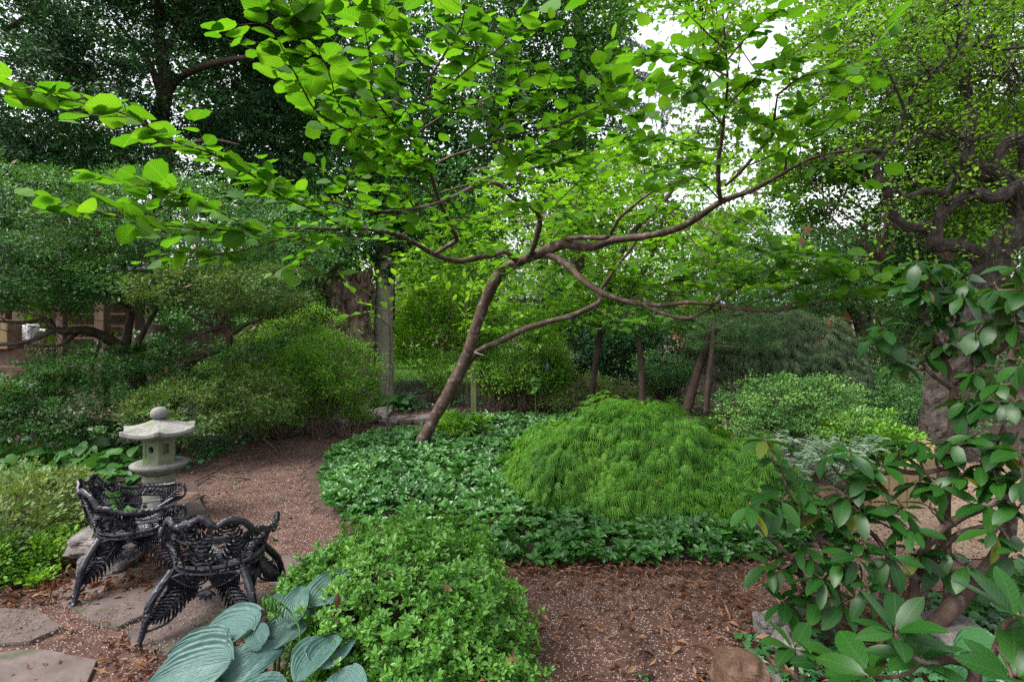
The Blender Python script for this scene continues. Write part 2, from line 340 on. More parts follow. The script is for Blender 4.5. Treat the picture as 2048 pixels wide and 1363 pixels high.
M['l_maple2'] = leafmat('bronze_maple_leaf', [(0.0252, 0.0600, 0.0224), (0.0700, 0.1125, 0.0490), (0.1540, 0.1950, 0.1050)], .3, .5, .3)
M['l_pach'] = leafmat('pachysandra_leaf', [(0.0129, 0.0515, 0.0108), (0.0283, 0.1030, 0.0179), (0.0489, 0.1546, 0.0233), (0.1030, 0.2576, 0.0269)], .22, .34, .38, patch=.45)
M['l_rhodo'] = leafmat('rhododendron_leaf', [(0.0053, 0.0307, 0.0044), (0.0116, 0.0546, 0.0073), (0.0210, 0.0819, 0.0092)], .35, .36, .26, (1.9, 1.7, .3), .15, 30, .15, spots=.15, back=(.06, .10, .03))
M['l_rhodoY'] = leafmat('rhododendron_yellowed_leaf', [(0.0540, 0.0840, 0.0090), (0.1020, 0.1260, 0.0120), (0.1440, 0.1320, 0.0180)], .3, .4, .3, spots=.8)
M['l_hosta'] = leafmat('hosta_leaf', [(0.0386, 0.0898, 0.0773), (0.0579, 0.1173, 0.1045), (0.0706, 0.1380, 0.1136)], .15, .42, .3, (1, 1.3, .6), .0, 26, .3, spots=.25)
M['l_broad'] = leafmat('broad_leaf', [(0.0140, 0.0630, 0.0140), (0.0315, 0.1050, 0.0210), (0.0490, 0.1470, 0.0280)], .3, .45, .3, None, .2)
M['l_ivy'] = leafmat('ivy_leaf', [(0.0068, 0.0439, 0.0159), (0.0170, 0.0782, 0.0217), (0.0340, 0.1271, 0.0289)], .2, .35, .5)
M['l_fern'] = leafmat('painted_fern_leaf', [(.07, .13, .08), (.15, .22, .15), (.25, .32, .24)], .3, .5, .3)
M['l_pine'] = leafmat('pine_needle', [(.015, .05, .012), (.035, .09, .02), (.06, .14, .03)], .1, .5, .3)
M['l_cedar'] = leafmat('blue_cedar_needle', [(.05, .08, .1), (.09, .13, .15), (.14, .18, .2)], .1, .5, .3)
M['dry'] = leafmat('dry_leaf', [(.035, .014, .008), (.085, .036, .018), (.15, .068, .035), (.25, .15, .095)], .2, .6, .3, (1.3, .8, .4), patch=.1)
M['grass'] = leafmat('grass_blade', [(.05, .15, .01), (.12, .3, .02), (.2, .42, .03)], .4, .5, .2)

# ------------------------------------------------------------------ foliage generators
def ell(px, py, D, wpx, hpx, dep):                                     # ellipsoid that fills a pixel box at distance D
    c = P(px, py, D); return [*c, wpx / 2 * D / F, dep / 2, hpx / 2 * D / F]
def clumps(acc, T, ells, ncl, rcl, nleaf, ll, lvar=.3, squash=.6, inner=(.55, 1.05), upn=.7, outn=.6, jit=.6, zmin=0.03, lump=.22, thin=.5, droop=0.0, mi=0, gap=None, wid=1.0):
    ells = np.array(ells, float); ar = (ells[:, 3] * ells[:, 4] + ells[:, 4] * ells[:, 5] + ells[:, 3] * ells[:, 5]); ar = ar / ar.sum()
    ki = rng.choice(len(ells), ncl, p=ar); E = ells[ki]
    d = nrm(rng.normal(0, 1, (ncl, 3))); back = (d[:, 1] > .25) & (U(0, 1, ncl) < thin); d[back, 1] *= -1
    rr = U(*inner, ncl); rr = np.where(U(0, 1, ncl) < .65, np.maximum(rr, inner[1] * .86), rr)
    q0 = E[:, :3] + d * E[:, 3:]; rr = rr * (1 + lump * noise3(q0, 2.2 / max(.4, float(np.median(ells[:, 3])))))
    c = E[:, :3] + d * E[:, 3:] * rr[:, None]; keep = c[:, 2] > zmin
    if gap is not None: keep &= gap(c)
    c = c[keep]; d = d[keep]; ncl = len(c)
    cs = np.repeat(rcl * U(.6, 1.35, ncl), nleaf); C = np.repeat(c, nleaf, 0); Dn = np.repeat(d, nleaf, 0)
    o = rng.normal(0, .5, (len(C), 3)); o[:, 2] *= squash
    pos = C + o * cs[:, None]; n = len(pos)
    ax = nrm(nrm(o) * .8 + Dn * .5 + rng.normal(0, jit, (n, 3)) * .5 + np.array([0, 0, .15 - droop]))
    no = nrm(np.array([0, 0, 1.0]) * upn + Dn * outn + rng.normal(0, jit, (n, 3)) * .6)
    sz = ll * (1 + lvar * rng.normal(0, 1, n)).clip(.45, 1.7)
    rn = np.clip(np.repeat(U(0, 1, ncl), nleaf) * .55 + U(0, 1, n) * .45, 0, 1)
    k = pos[:, 2] > zmin
    s3 = np.stack([sz * wid, sz, sz], -1)
    acc.inst(T, pos[k], frames(ax, no)[k], s3[k], rn[k], mi)
    return c
def twigs_to(acc, cl, root, n, r0=.006, sides=4, sag=.1, wig=.05):       # thin branches from roots to some of the clumps
    if not len(cl): return
    root = np.atleast_2d(root); idx = rng.choice(len(cl), min(n, len(cl)), replace=False)
    for c in cl[idx]:
        s = root[np.argmin(np.linalg.norm(root - c, axis=1) + U(0, .6, len(root)))]
        t = np.linspace(0, 1, 6)[:, None]; L_ = np.linalg.norm(c - s)
        p = s * (1 - t) + c * t; p[1:-1] += rng.normal(0, wig * L_, (4, 3)); p[:, 2] -= sag * L_ * np.sin(t[:, 0] * math.pi)
        p = catmull(p, 2); tube(acc, p, np.linspace(r0 * (1 + .5 * L_), r0 * .3, len(p)), sides, 0, cap=False)
def dead_in(par, cl, n, size=.07):
    a = Acc(); c = cl[rng.choice(len(cl), min(n, len(cl)), replace=False)] + rng.normal(0, .04, (min(n, len(cl)), 3)); c[:, 1] -= .06
    m = len(c); h = m // 2
    for t_, sl_ in ((T_curl(3), slice(0, h)), (T_curl(8), slice(h, m))):
        k = len(c[sl_]); a.inst(t_, c[sl_], frames(rng.normal(0, 1, (k, 3)), rng.normal(0, 1, (k, 3))), U(.6, 1.4, k) * size)
    return stuff(a.obj('caught_dead_leaves', M['dry'], par))
def seed(n):
    global rng; rng = np.random.default_rng(n)

# ================================================================== THE SETTING
seed(1)
# ground: one sheet, fine near the camera, out to 300 m
xs = np.unique(np.concatenate([np.linspace(-8, 8, 81), np.linspace(-40, 40, 61), [-300, -150, -80, 80, 150, 300]]))
ys = np.unique(np.concatenate([np.linspace(-1, 14, 81), np.linspace(14, 60, 40), [-30, -10, 90, 150, 300, 500]]))
X, Y = np.meshgrid(xs, ys); Z = gz(X, Y)
V = np.stack([X, Y, Z], -1).reshape(-1, 3); nx = len(xs); ii = (np.arange(len(ys) - 1)[:, None] * nx + np.arange(nx - 1)[None]).ravel()
a = Acc(); a.add(V, np.stack([ii, ii + 1, ii + nx + 1, ii + nx], -1)); put(a.obj('ground', M['soil'], smooth=True), kind='structure')

def sheet(name, poly, m, dz, step=.12, kind='structure', edge=0.05):
    """a sheet dz above the ground cut to a wobbly polygon"""
    poly = np.asarray(poly); lo, hi = poly.min(0), poly.max(0)
    gx = np.arange(lo[0], hi[0] + step, step); gy = np.arange(lo[1], hi[1] + step, step); X, Y = np.meshgrid(gx, gy)
    q = np.stack([X, Y, 0 * X], -1).reshape(-1, 3); wob = noise3(q, 5).reshape(X.shape) * edge; wob2 = noise3(q + 9, 5).reshape(X.shape) * edge
    ok = inpoly(X + wob, Y + wob2, poly); n = len(gx)
    V = np.stack([X, Y, gz(X, Y) + dz], -1).reshape(-1, 3)
    f = ok[:-1, :-1] & ok[1:, :-1] & ok[:-1, 1:] & ok[1:, 1:]; i = np.nonzero(f.ravel())[0]; i = i // (n - 1) * n + i % (n - 1)
    a = Acc(); a.add(V, np.stack([i, i + 1, i + n + 1, i + n], -1)); return put(a.obj(name, m, smooth=True), kind=kind)
PATH = gpoly([(-60, 1600), (-60, 1230), (180, 1200), (400, 1050), (395, 960), (480, 915), (560, 880), (640, 850), (760, 836), (860, 842), (850, 870), (740, 880), (640, 915),
              (615, 950), (640, 1010), (700, 1060), (780, 1075), (900, 1090), (985, 1140), (1200, 1145), (1400, 1150), (1560, 1135), (1620, 1100), (1700, 1070),
              (1760, 1060), (1900, 1100), (1830, 1190), (1640, 1260), (1500, 1300), (1420, 1363), (1400, 1600)])
sheet('gravel_path', PATH, M['gravel'], .006, .08)
SANDP = gpoly([(1690, 1075), (1800, 1010), (1870, 960), (1880, 925), (2150, 925), (2300, 1000), (2300, 1120), (1960, 1130), (1860, 1110)])
sheet('sand_path', SANDP, M['sand'], .009, .1)
LAWN = np.array([[-9, 15.5], [-1.5, 15.2], [1.8, 15.5], [2.5, 22], [4, 40], [-14, 40]])
sheet('lawn', LAWN, M['lawn'], .012, .3, edge=.3)

# patio: each flagstone its own slab
patio = put(bpy.data.objects.new('patio', None), kind='structure'); COL.objects.link(patio)
def slab(poly, z0, z1, m, name='flagstone', parent=None, top_noise=.004, seg=.09, tilt=(0, 0)):
    poly = np.asarray(poly, float); out = []
    for i in range(len(poly)):
        p, q = poly[i], poly[(i + 1) % len(poly)]; k = max(2, int(np.linalg.norm(q - p) / seg))
        for t in range(k): out.append(p + (q - p) * t / k)
    o = np.array(out); c = o.mean(0); d = nrm(o - c); o = o + d * rng.normal(0, .008, (len(o), 1)); n = len(o)
    rings = []; 
    for s, z in ((1.0, z0), (1.0, z1 - .012), (.985, z1), (.6, z1), (.25, z1)):
        q = c + (o - c) * s; zz = z + (top_noise * noise3(np.hstack([q, q[:, :1] * 0]), 9) if s < 1 else 0) + (q - c) @ np.array(tilt)
        rings.append(np.hstack([q, np.reshape(zz, (-1, 1)) if np.ndim(zz) else np.full((n, 1), zz)]))
    V = np.vstack(rings + [[[*c, z1]]]); j = np.arange(n); j2 = (j + 1) % n
    Fq = np.vstack([np.stack([k * n + j, k * n + j2, (k + 1) * n + j2, (k + 1) * n + j], -1) for k in range(4)])
    Ft = np.stack([4 * n + j, 4 * n + j2, np.full(n, 5 * n)], -1)
    a = Acc(); a.add(V, [Fq, Ft]); return a.obj(name, m, parent)
for pl in [[(-60, 1235), (20, 1222), (70, 1228), (128, 1262), (60, 1292), (-60, 1300)],
           [(100, 1196), (150, 1160), (225, 1132), (330, 1128), (400, 1150), (425, 1176), (330, 1215), (235, 1262), (195, 1258)],
           [(250, 1266), (345, 1222), (440, 1182), (560, 1192), (600, 1215), (520, 1262), (430, 1300), (330, 1320), (265, 1300)],
           [(565, 1118), (640, 1118), (650, 1150), (600, 1180), (540, 1172)], [(430, 1110), (550, 1105), (530, 1165), (440, 1172), (405, 1146)],
           [(-60, 1318), (80, 1305), (190, 1330), (170, 1400), (-60, 1420)], [(480, 1290), (600, 1240), (680, 1280), (600, 1350), (500, 1350)]]:
    slab(gpoly(pl), -.03, .028, M['flag'], parent=patio)

# gravel chips and specks on the path (uncountable)
seed(2)
T_PEB = (A_([[1, 0, 0], [0, 1, 0], [-1, 0, 0], [0, -1, 0], [0, 0, .7], [0, 0, -.6]]), [np.array([[0, 1, 4], [1, 2, 4], [2, 3, 4], [3, 0, 4]])])
def scatter_xy(poly, n, near=1.0):
    q = sample_poly(poly, n * 4); w = 1 / np.maximum(1.5, q[:, 1]) ** near; k = rng.choice(len(q), n, replace=False, p=w / w.sum()); return q[k]
M['chip'] = leafmat('gravel_chip', [(0.0272, 0.0125, 0.0089), (0.0544, 0.0281, 0.0207), (0.1088, 0.0686, 0.0534), (0.2312, 0.1685, 0.1363), (0.2856, 0.2246, 0.1838)], 0, .9, .2, patch=.05)
a = Acc(); q = scatter_xy(PATH, 34000, 1.1); k = noise3(np.hstack([q, q[:, :1] * 0]), 1.6); q = q[k + U(-.7, .7, len(q)) > -.25]; n = len(q)
pos = np.hstack([q, (gz(q[:, 0], q[:, 1]) + .009)[:, None]])
a.inst(T_PEB, pos, frames(rng.normal(0, 1, (n, 3)) * [1, 1, .2], np.tile([0, 0, 1.], (n, 1)) + rng.normal(0, .3, (n, 3))), U(.0016, .0050, n) * np.where(U(0, 1, n) < .03, 2, 1))
put(a.obj('gravel_chips', M['chip']), 'pale and brown gravel chips strewn over the path', 'gravel', kind='stuff')
a = Acc(); q = scatter_xy(SANDP, 5000, .8); n = len(q); pos = np.hstack([q, (gz(q[:, 0], q[:, 1]) + .012)[:, None]])
a.inst(T_PEB, pos, frames(rng.normal(0, 1, (n, 3)) * [1, 1, .2], np.tile([0, 0, 1.], (n, 1))), U(.004, .01, n)); put(a.obj('sand_path_chips', M['chip']), 'tan wood chips and grit on the sandy path', 'gravel', kind='stuff')

a = Acc(); q = scatter_xy(gpoly([(100, 1190), (150, 1150), (330, 1110), (560, 1100), (660, 1130), (640, 1260), (500, 1340), (250, 1320), (-60, 1300), (-60, 1230)]), 9000, .6); kk = noise3(np.hstack([q, q[:, :1] * 0]), 4); q = q[kk + U(-.5, .5, len(q)) > .1]; n = len(q)
a.inst(T_PEB, np.hstack([q, np.full((n, 1), .034)]), frames(rng.normal(0, 1, (n, 3)) * [1, 1, .2], np.tile([0, 0, 1.], (n, 1)) + rng.normal(0, .3, (n, 3))), U(.002, .0055, n), U(.0, .75, n)); put(a.obj('mulch_crumbs', M['chip']), 'brown mulch crumbs scattered over the flagstones', 'mulch', kind='stuff')
# fallen leaves: dense along edges, thin on the path
seed(3)
a = Acc()
def litter(poly, n, size=.055, near=.8, z=.012, up=.5):
    q = scatter_xy(np.asarray(poly), n, near); pos = np.hstack([q, (gz(q[:, 0], q[:, 1]) + z)[:, None]]); pos[:, 2] += U(0, .02, n)
    for s in range(4):
        sl_ = slice(s * n // 4, (s + 1) * n // 4); k = len(q[sl_]); wv = U(.35, .9, k); sz = U(.5, 1.35, k) * size
        a.inst(T_curl(s + 1), pos[sl_], frames(rng.normal(0, 1, (k, 3)) * [1, 1, .25], np.tile([0, 0, 1.], (k, 1)) + rng.normal(0, up, (k, 3))), np.stack([sz * wv, sz, sz], -1))
litter(gpoly([(985, 1140), (1400, 1150), (1560, 1135), (1620, 1180), (1500, 1230), (1250, 1180), (1000, 1170)]), 480, .05)
litter(gpoly([(970, 1122), (1200, 1130), (1440, 1124), (1580, 1110), (1600, 1135), (1400, 1158), (1200, 1153), (985, 1150)]), 520, .05)
litter(PATH, 1100, .042, .9)
litter(gpoly([(1000, 1160), (1420, 1150), (1560, 1240), (1440, 1400), (1080, 1400)]), 420, .055)
litter(gpoly([(1440, 1240), (1700, 1180), (2100, 1180), (2100, 1500), (1300, 1600)]), 1300, .065)
litter(gpoly([(60, 1190), (250, 1090), (400, 1100), (420, 1140), (300, 1190), (180, 1215)]), 900, .06)
litter(gpoly([(-80, 1180), (130, 1130), (160, 1200), (0, 1230)]), 350, .06)
litter(gpoly([(220, 1280), (330, 1310), (480, 1290), (560, 1210), (640, 1260), (560, 1420), (200, 1420)]), 500, .06)
litter(gpoly([(-80, 1100), (260, 1080), (380, 980), (560, 880), (860, 836), (860, 800), (200, 830), (-80, 860)]), 1500, .06, .5)
litter(np.array([[-7, 10], [3, 10], [5, 15], [-9, 15]]), 3200, .09, .2)
litter(gpoly([(560, 900), (700, 850), (860, 838), (850, 870), (640, 920)]), 300, .05, .5)
litter(SANDP, 160, .06, .5)
put(a.obj('fallen_leaves', M['dry']), 'brown dried leaves fallen over the path, patio and beds', 'leaf litter', kind='stuff')
# short sprigs and weeds on the path
a = Acc(); q = np.vstack([scatter_xy(PATH, 60, .8)]); n = len(q)
for p in q:
    m_ = 7; c = np.array([*p, .012]); an = U(0, 6.28, m_); a.inst(T_OV, np.repeat(c[None], m_, 0) + rng.normal(0, .012, (m_, 3)) * [1, 1, .1], frames(np.stack([np.cos(an), np.sin(an), U(.1, .5, m_)], -1), np.tile([0, 0, 1.], (m_, 1))), U(.02, .04, m_))
put(a.obj('path_weeds', M['l_broad']), 'tiny green weeds sprouting from the gravel path', 'weeds', kind='stuff')
# lawn blades
a = Acc(); q = sample_poly(LAWN, 26000); q = q[(q[:, 1] < 30)]; n = len(q); an = U(0, 6.28, n)
a.inst((A_([[-.1, 0, 0], [.1, 0, 0], [0, 1, 0]]), [np.array([[0, 1, 2]])]), np.hstack([q, np.full((n, 1), .01)]), frames(np.stack([np.cos(an) * .5, np.sin(an) * .5, np.ones(n)], -1), np.stack([np.sin(an), -np.cos(an), .2 * an], -1)), U(.05, .12, n))
put(a.obj('lawn_grass', M['grass']), 'bright green lawn grass in the clearing beyond the trees', 'grass', kind='stuff')

# ------------------------------------------------------------------ stones
def boulder(px, py, wpx, hpx, m, label, cat='stone', group=None, name='boulder', flat=1.0, dep=None, z=0, sd=0, D=None, rotz=0, blocky=.35):
    """stone whose foot is seen at (px,py) with a pixel box wpx x hpx"""
    r = np.random.default_rng(sd + 11); D = D or GD(py, z); w = wpx * D / F / 2; h = hpx * D / F; d = dep or w * 1.1
    nu, nv = 40, 22; u = np.linspace(0, 2 * math.pi, nu, endpoint=False); v = np.linspace(0, math.pi, nv)
    Vv = []
    for vv in v:
        for uu in u:
            q = np.array([math.sin(vv) * math.cos(uu), math.sin(vv) * math.sin(uu), math.cos(vv)]); e = .45 + blocky
            q = np.sign(q) * np.abs(q) ** (1 - blocky); Vv.append(q)
    Vv = A_(Vv); off = r.uniform(0, 30, 3); Vv *= (1 + .13 * noise3(Vv + off, 1.6) + .05 * noise3(Vv + off, 4.5) + .025 * noise3(Vv + off, 11) + .012 * noise3(Vv - off, 23))[:, None]
    Vv *= [w, d, h / 2]; c, s = math.cos(rotz), math.sin(rotz); Vv = Vv @ np.array([[c, s, 0], [-s, c, 0], [0, 0, 1]])
    i = (np.arange(nv - 1)[:, None] * nu); j = np.arange(nu)[None]; j2 = (j + 1) % nu
    a = Acc(); a.add(Vv, np.stack([i + j, i + nu + j, i + nu + j2, i + j2], -1).reshape(-1, 4))
    o = a.obj(name, m); p = P(px, py, D); o.location = (p[0], D + d * .5, z + h * .42); return put(o, label, cat, group)
seed(4)
def slab_thing(pl, z0, z1, m, label, tilt=(0, 0), name='flat_stone', cat='stone', group=None):
    o = slab(gpoly(pl, z1), z0, z1, m, name, tilt=tilt); return put(o, label, cat, group)
boulder(185, 1128, 108, 44, M['stone'], 'long pale rounded stone lying on top of another stone, left of the chairs', z=.1, sd=1, rotz=.1, D=3.9)
boulder(205, 1166, 100, 48, M['stone'], 'squat grey stone beneath the long pale stone behind the chair leg', sd=2, D=3.82, rotz=.2)
boulder(140, 1150, 70, 40, M['brownstone'], 'dark brown stone half hidden at the left of the pale stones', sd=3, D=3.95)
boulder(1492, 1395, 104, 80, M['brownstone'], 'rusty brown jagged rock at the front edge of the path', name='rock', sd=4, D=2.55)
boulder(1592, 1330, 66, 52, M['stone'], 'pale rounded rock under the rhododendron stems, beside the brown rock', name='rock', sd=5, D=2.85)
boulder(1548, 1300, 62, 48, M['stone'], 'grey lumpy rock behind the pale one at the path edge', name='rock', sd=6, D=3.02)
boulder(1930, 1315, 130, 46, M['stone'], 'low grey rock behind the dark blue hosta leaf', name='rock', sd=7, D=2.9)
boulder(1555, 1375, 36, 26, M['stone'], 'small bluish cobble right of the brown rock', name='cobble', sd=8, D=2.6)
boulder(1660, 1035, 60, 45, M['brownstone'], 'reddish upright stone in the bed edge between the maple and the timber wall', name='rock', sd=9, D=5.1)
boulder(1715, 1062, 70, 40, M['brownstone'], 'wide reddish stone edging the sandy path', name='rock', sd=10, D=4.85)
boulder(1640, 1075, 60, 26, M['stone'], 'flat grey stone at the right end of the green bed', name='rock', sd=12, D=4.6)
boulder(368, 985, 44, 24, M['brownstone'], 'brown block stone behind the lantern foot', sd=21, D=5.15, blocky=.6)
slab_thing([(350, 978), (392, 980), (410, 1018), (352, 1022)], .0, .075, M['flag'], 'flat square stone slab leaning by the lantern foot', (0, -.05))
slab_thing([(375, 1010), (405, 1008), (418, 1030), (360, 1036)], .0, .03, M['flag'], 'lower thin stone slab poking out under the square one')
slab_thing([(118, 905), (180, 897), (245, 902), (240, 925), (130, 930)], .0, .05, M['flag'], 'flat grey slab among ivy left of the lantern')
# low dry-stone edging behind the bed: countable flat stones
seed(5)
ORD = ['first', 'second', 'third', 'fourth', 'fifth', 'sixth', 'seventh', 'eighth', 'ninth', 'tenth', 'eleventh', 'twelfth', 'thirteenth', 'fourteenth', 'fifteenth']
RK = np.argsort(np.argsort([690, 722, 706, 742, 760, 748, 800, 812, 846, 835, 780, 868, 893, 905, 665], kind='stable'), kind='stable')
for i, (x, y, w) in enumerate([(690, 848, 40), (722, 852, 34), (706, 842, 44), (742, 842, 40), (760, 832, 60), (748, 848, 30), (800, 836, 38), (812, 846, 46), (846, 846, 40), (835, 836, 36), (780, 848, 40), (868, 838, 34), (893, 842, 40), (905, 832, 30), (665, 850, 26)]):
    D = GD(y); c = G(x, y)[:2]; ww = w * D / F / 2; an = np.sort(U(0, 6.28, 7)); pl = c + np.stack([np.cos(an) * ww, np.sin(an) * ww * 1.3], -1)
    o = slab(pl, -.02 + (i % 3) * .035, .035 + (i % 3) * .04, M['flag'] if i % 2 else M['stone'], 'edging_stone', tilt=tuple(rng.normal(0, .08, 2)))
    put(o, ('reddish ' if i % 2 else 'grey ') + 'flat edging stone, ' + ORD[RK[i]] + ' from the left in the rubble border behind the bed', 'stone', 'flat edging stones behind the bed')

# ------------------------------------------------------------------ timber retaining wall, curved
seed(6)
tw = thing('timber_retaining_wall', 'curved retaining wall of upright pale new timbers beside the sandy path', 'retaining wall')
arc = catmull(np.array([G(1752, 1018), G(1785, 1013), G(1818, 1005), G(1850, 985), G(1862, 965), G(1850, 948), G(1815, 938), G(1790, 930)]), 40)[:, :2]
L_ = np.concatenate([[0], np.cumsum(np.linalg.norm(np.diff(arc, axis=0), axis=1))]); s = .05
while s < L_[-1] - .05:
    p = np.array([np.interp(s, L_, arc[:, 0]), np.interp(s, L_, arc[:, 1])]); q = np.array([np.interp(s + .02, L_, arc[:, 0]), np.interp(s + .02, L_, arc[:, 1])]); t = nrm(q - p); nn = np.array([-t[1], t[0]])
    w, d, h = .056, .045, .36 + U(-.012, .012); a = Acc(); b = .008
    pr = [(-w + b, -d), (w - b, -d), (w, -d + b), (w, d - b), (w - b, d), (-w + b, d), (-w, d - b), (-w, -d + b)]
    lo = [[*(t * x + nn * y), -.05] for x, y in pr]; hi = [[*(t * x + nn * y), h - b] for x, y in pr]; tp = [[*(t * x * .88 + nn * y * .85), h] for x, y in pr]
    j = np.arange(8); j2 = (j + 1) % 8; a.add(A_(lo + hi + tp), [np.vstack([np.stack([j, j2, j2 + 8, j + 8], -1), np.stack([j + 8, j2 + 8, j2 + 16, j + 16], -1), np.array([[16, 17, 18, 19], [16, 19, 20, 23], [20, 21, 22, 23]])])])
    o = a.obj('timber_post', M['timber'], tw); o.location = (*p, 0); s += w * 2 + .006

# ------------------------------------------------------------------ stone lantern
seed(7)
lan = thing('stone_lantern', 'grey granite garden lantern with hexagonal roof and round finial, beside the path', 'stone lantern')
LC = P(319, 1040, 4.84); LC[2] = 0; lan.location = LC; lan.scale = (.87, .87, .975)
def rings(prof, n, m, name, sides=None, rot=0, smooth=True, parent=lan, wob=.004):
    """prof: [(r, z)] or [(r, z, sharpness)]"""
    a = Acc(); V = []; u = np.linspace(0, 2 * math.pi, n, endpoint=False)
    for r, z in prof:
        q = np.stack([np.cos(u) * r, np.sin(u) * r, np.full(n, z)], -1); q *= (1 + wob * noise3(q, 14))[:, None]; V.append(q)
    V = np.vstack(V + [[[0, 0, prof[0][1]]], [[0, 0, prof[-1][1]]]]); k = len(prof); j = np.arange(n); j2 = (j + 1) % n
    Fq = np.vstack([np.stack([i * n + j, i * n + j2, (i + 1) * n + j2, (i + 1) * n + j], -1) for i in range(k - 1)])
    Ft = np.vstack([np.stack([np.full(n, k * n), j2, j], -1), np.stack([np.full(n, k * n + 1), (k - 1) * n + j, (k - 1) * n + j2], -1)])
    a.add(V, [Fq, Ft]); o = a.obj(name, m, parent, smooth); return o
rings([(.27, -.03), (.27, .02), (.25, .04), (.2, .045)], 36, M['granite'], 'foot')
rings([(.155, .04), (.150, .1), (.143, .22), (.140, .33), (.141, .352), (.147, .358), (.148, .375), (.139, .382), (.139, .415)], 44, M['granite'], 'column')
rings([(.139, .41), (.18, .43), (.235, .47), (.25, .482), (.253, .50), (.248, .508), (.20, .512), (.05, .512)], 48, M['granite'], 'platform')
# fire box: hexagonal prism with a window cut in each face
fb = Acc(); ang0 = R_(-62); rb = .152; z0, z1 = .512, .745
for k in range(6):
    a0, a1 = ang0 + k * math.pi / 3, ang0 + (k + 1) * math.pi / 3
    p0 = np.array([math.cos(a0), math.sin(a0)]) * rb; p1 = np.array([math.cos(a1), math.sin(a1)]) * rb; nn = nrm((p0 + p1) / 2); t = nrm(p1 - p0); c = (p0 + p1) / 2; hw = np.linalg.norm(p1 - p0) / 2
    zc = (z0 + z1) / 2 + .008; rnd_ = k % 2 == 1; n = 24
    u = np.linspace(0, 2 * math.pi, n, endpoint=False) + math.pi / 4
    def sq(e, w, h): cu, su = np.cos(u), np.sin(u); return np.stack([np.sign(cu) * np.abs(cu) ** e * w, np.sign(su) * np.abs(su) ** e * h], -1)
    outer = sq(.02, hw, (z1 - z0) / 2); mx = np.maximum(np.abs(outer[:, 0]) / hw, np.abs(outer[:, 1]) / ((z1 - z0) / 2))[:, None]; outer = outer / mx
    fr = sq(.08, .052, .072); hole = sq(.75 if rnd_ else .1, .026 if rnd_ else .03, .028 if rnd_ else .045)
    def w3(q, zc_, dep): return np.stack([c[0] + t[0] * q[:, 0] - nn[0] * dep, c[1] + t[1] * q[:, 0] - nn[1] * dep, zc_ + q[:, 1]], -1)
    outer3 = w3(outer, (z0 + z1) / 2, 0); V = np.vstack([outer3, w3(fr, zc, 0), w3(fr * .93, zc, .007), w3(hole, zc, .007), w3(hole, zc, .05)])
    j = np.arange(n); j2 = (j + 1) % n; fb.add(V, [np.vstack([np.stack([i * n + j, i * n + j2, (i + 1) * n + j2, (i + 1) * n + j], -1) for i in range(4)])])
fb.add(np.vstack([[[math.cos(ang0 + k * math.pi / 3) * .1, math.sin(ang0 + k * math.pi / 3) * .1, z] for k in range(6)] for z in (z0 + .001, z1)]), [np.array([[k, (k + 1) % 6, 6 + (k + 1) % 6, 6 + k] for k in (0,)])])
o = fb.obj('fire_box', M['granite_green'], lan)
# roof: six-sided, sagging edges with raised corners
a = Acc(); n = 72; u = np.linspace(0, 2 * math.pi, n, endpoint=False); hexr = lambda u: math.cos(math.pi / 6) / np.cos(((u - ang0) % (math.pi / 3)) - math.pi / 6)
cor = np.abs((((u - ang0) / (math.pi / 3)) % 1) - .5) * 2; V = []
for f, z, cz in [(.3, .742, 0), (.9, .748, .015), (1.0, .765, .026), (1.0, .788, .036), (.985, .793, .036), (.8, .81, .014), (.6, .83, .005), (.42, .85, 0), (.27, .868, 0), (.1, .888, 0)]:
    hx = hexr(u) * (1 - .1 * (1 - cor ** 2) * (f > .5) * 0 - .0 * f); r = .345 * f * ((1 - f) + f * hx * (1 + .05 * cor ** 6)); V.append(np.stack([np.cos(u) * r, np.sin(u) * r, z + cz * cor ** 3], -1))
V = np.vstack(V + [[[0, 0, .742]], [[0, 0, .888]]]); j = np.arange(n); j2 = (j + 1) % n
a.add(V, [np.vstack([np.stack([i * n + j, i * n + j2, (i + 1) * n + j2, (i + 1) * n + j], -1) for i in range(9)]), np.vstack([np.stack([np.full(n, 10 * n), j2, j], -1), np.stack([np.full(n, 10 * n + 1), 9 * n + j, 9 * n + j2], -1)])])
o = a.obj('roof', M['granite'], lan)
rings([(.03, .885), (.055, .89), (.074, .905), (.08, .93), (.074, .955), (.055, .975), (.03, .985), (.008, .987)], 28, M['granite'], 'finial')

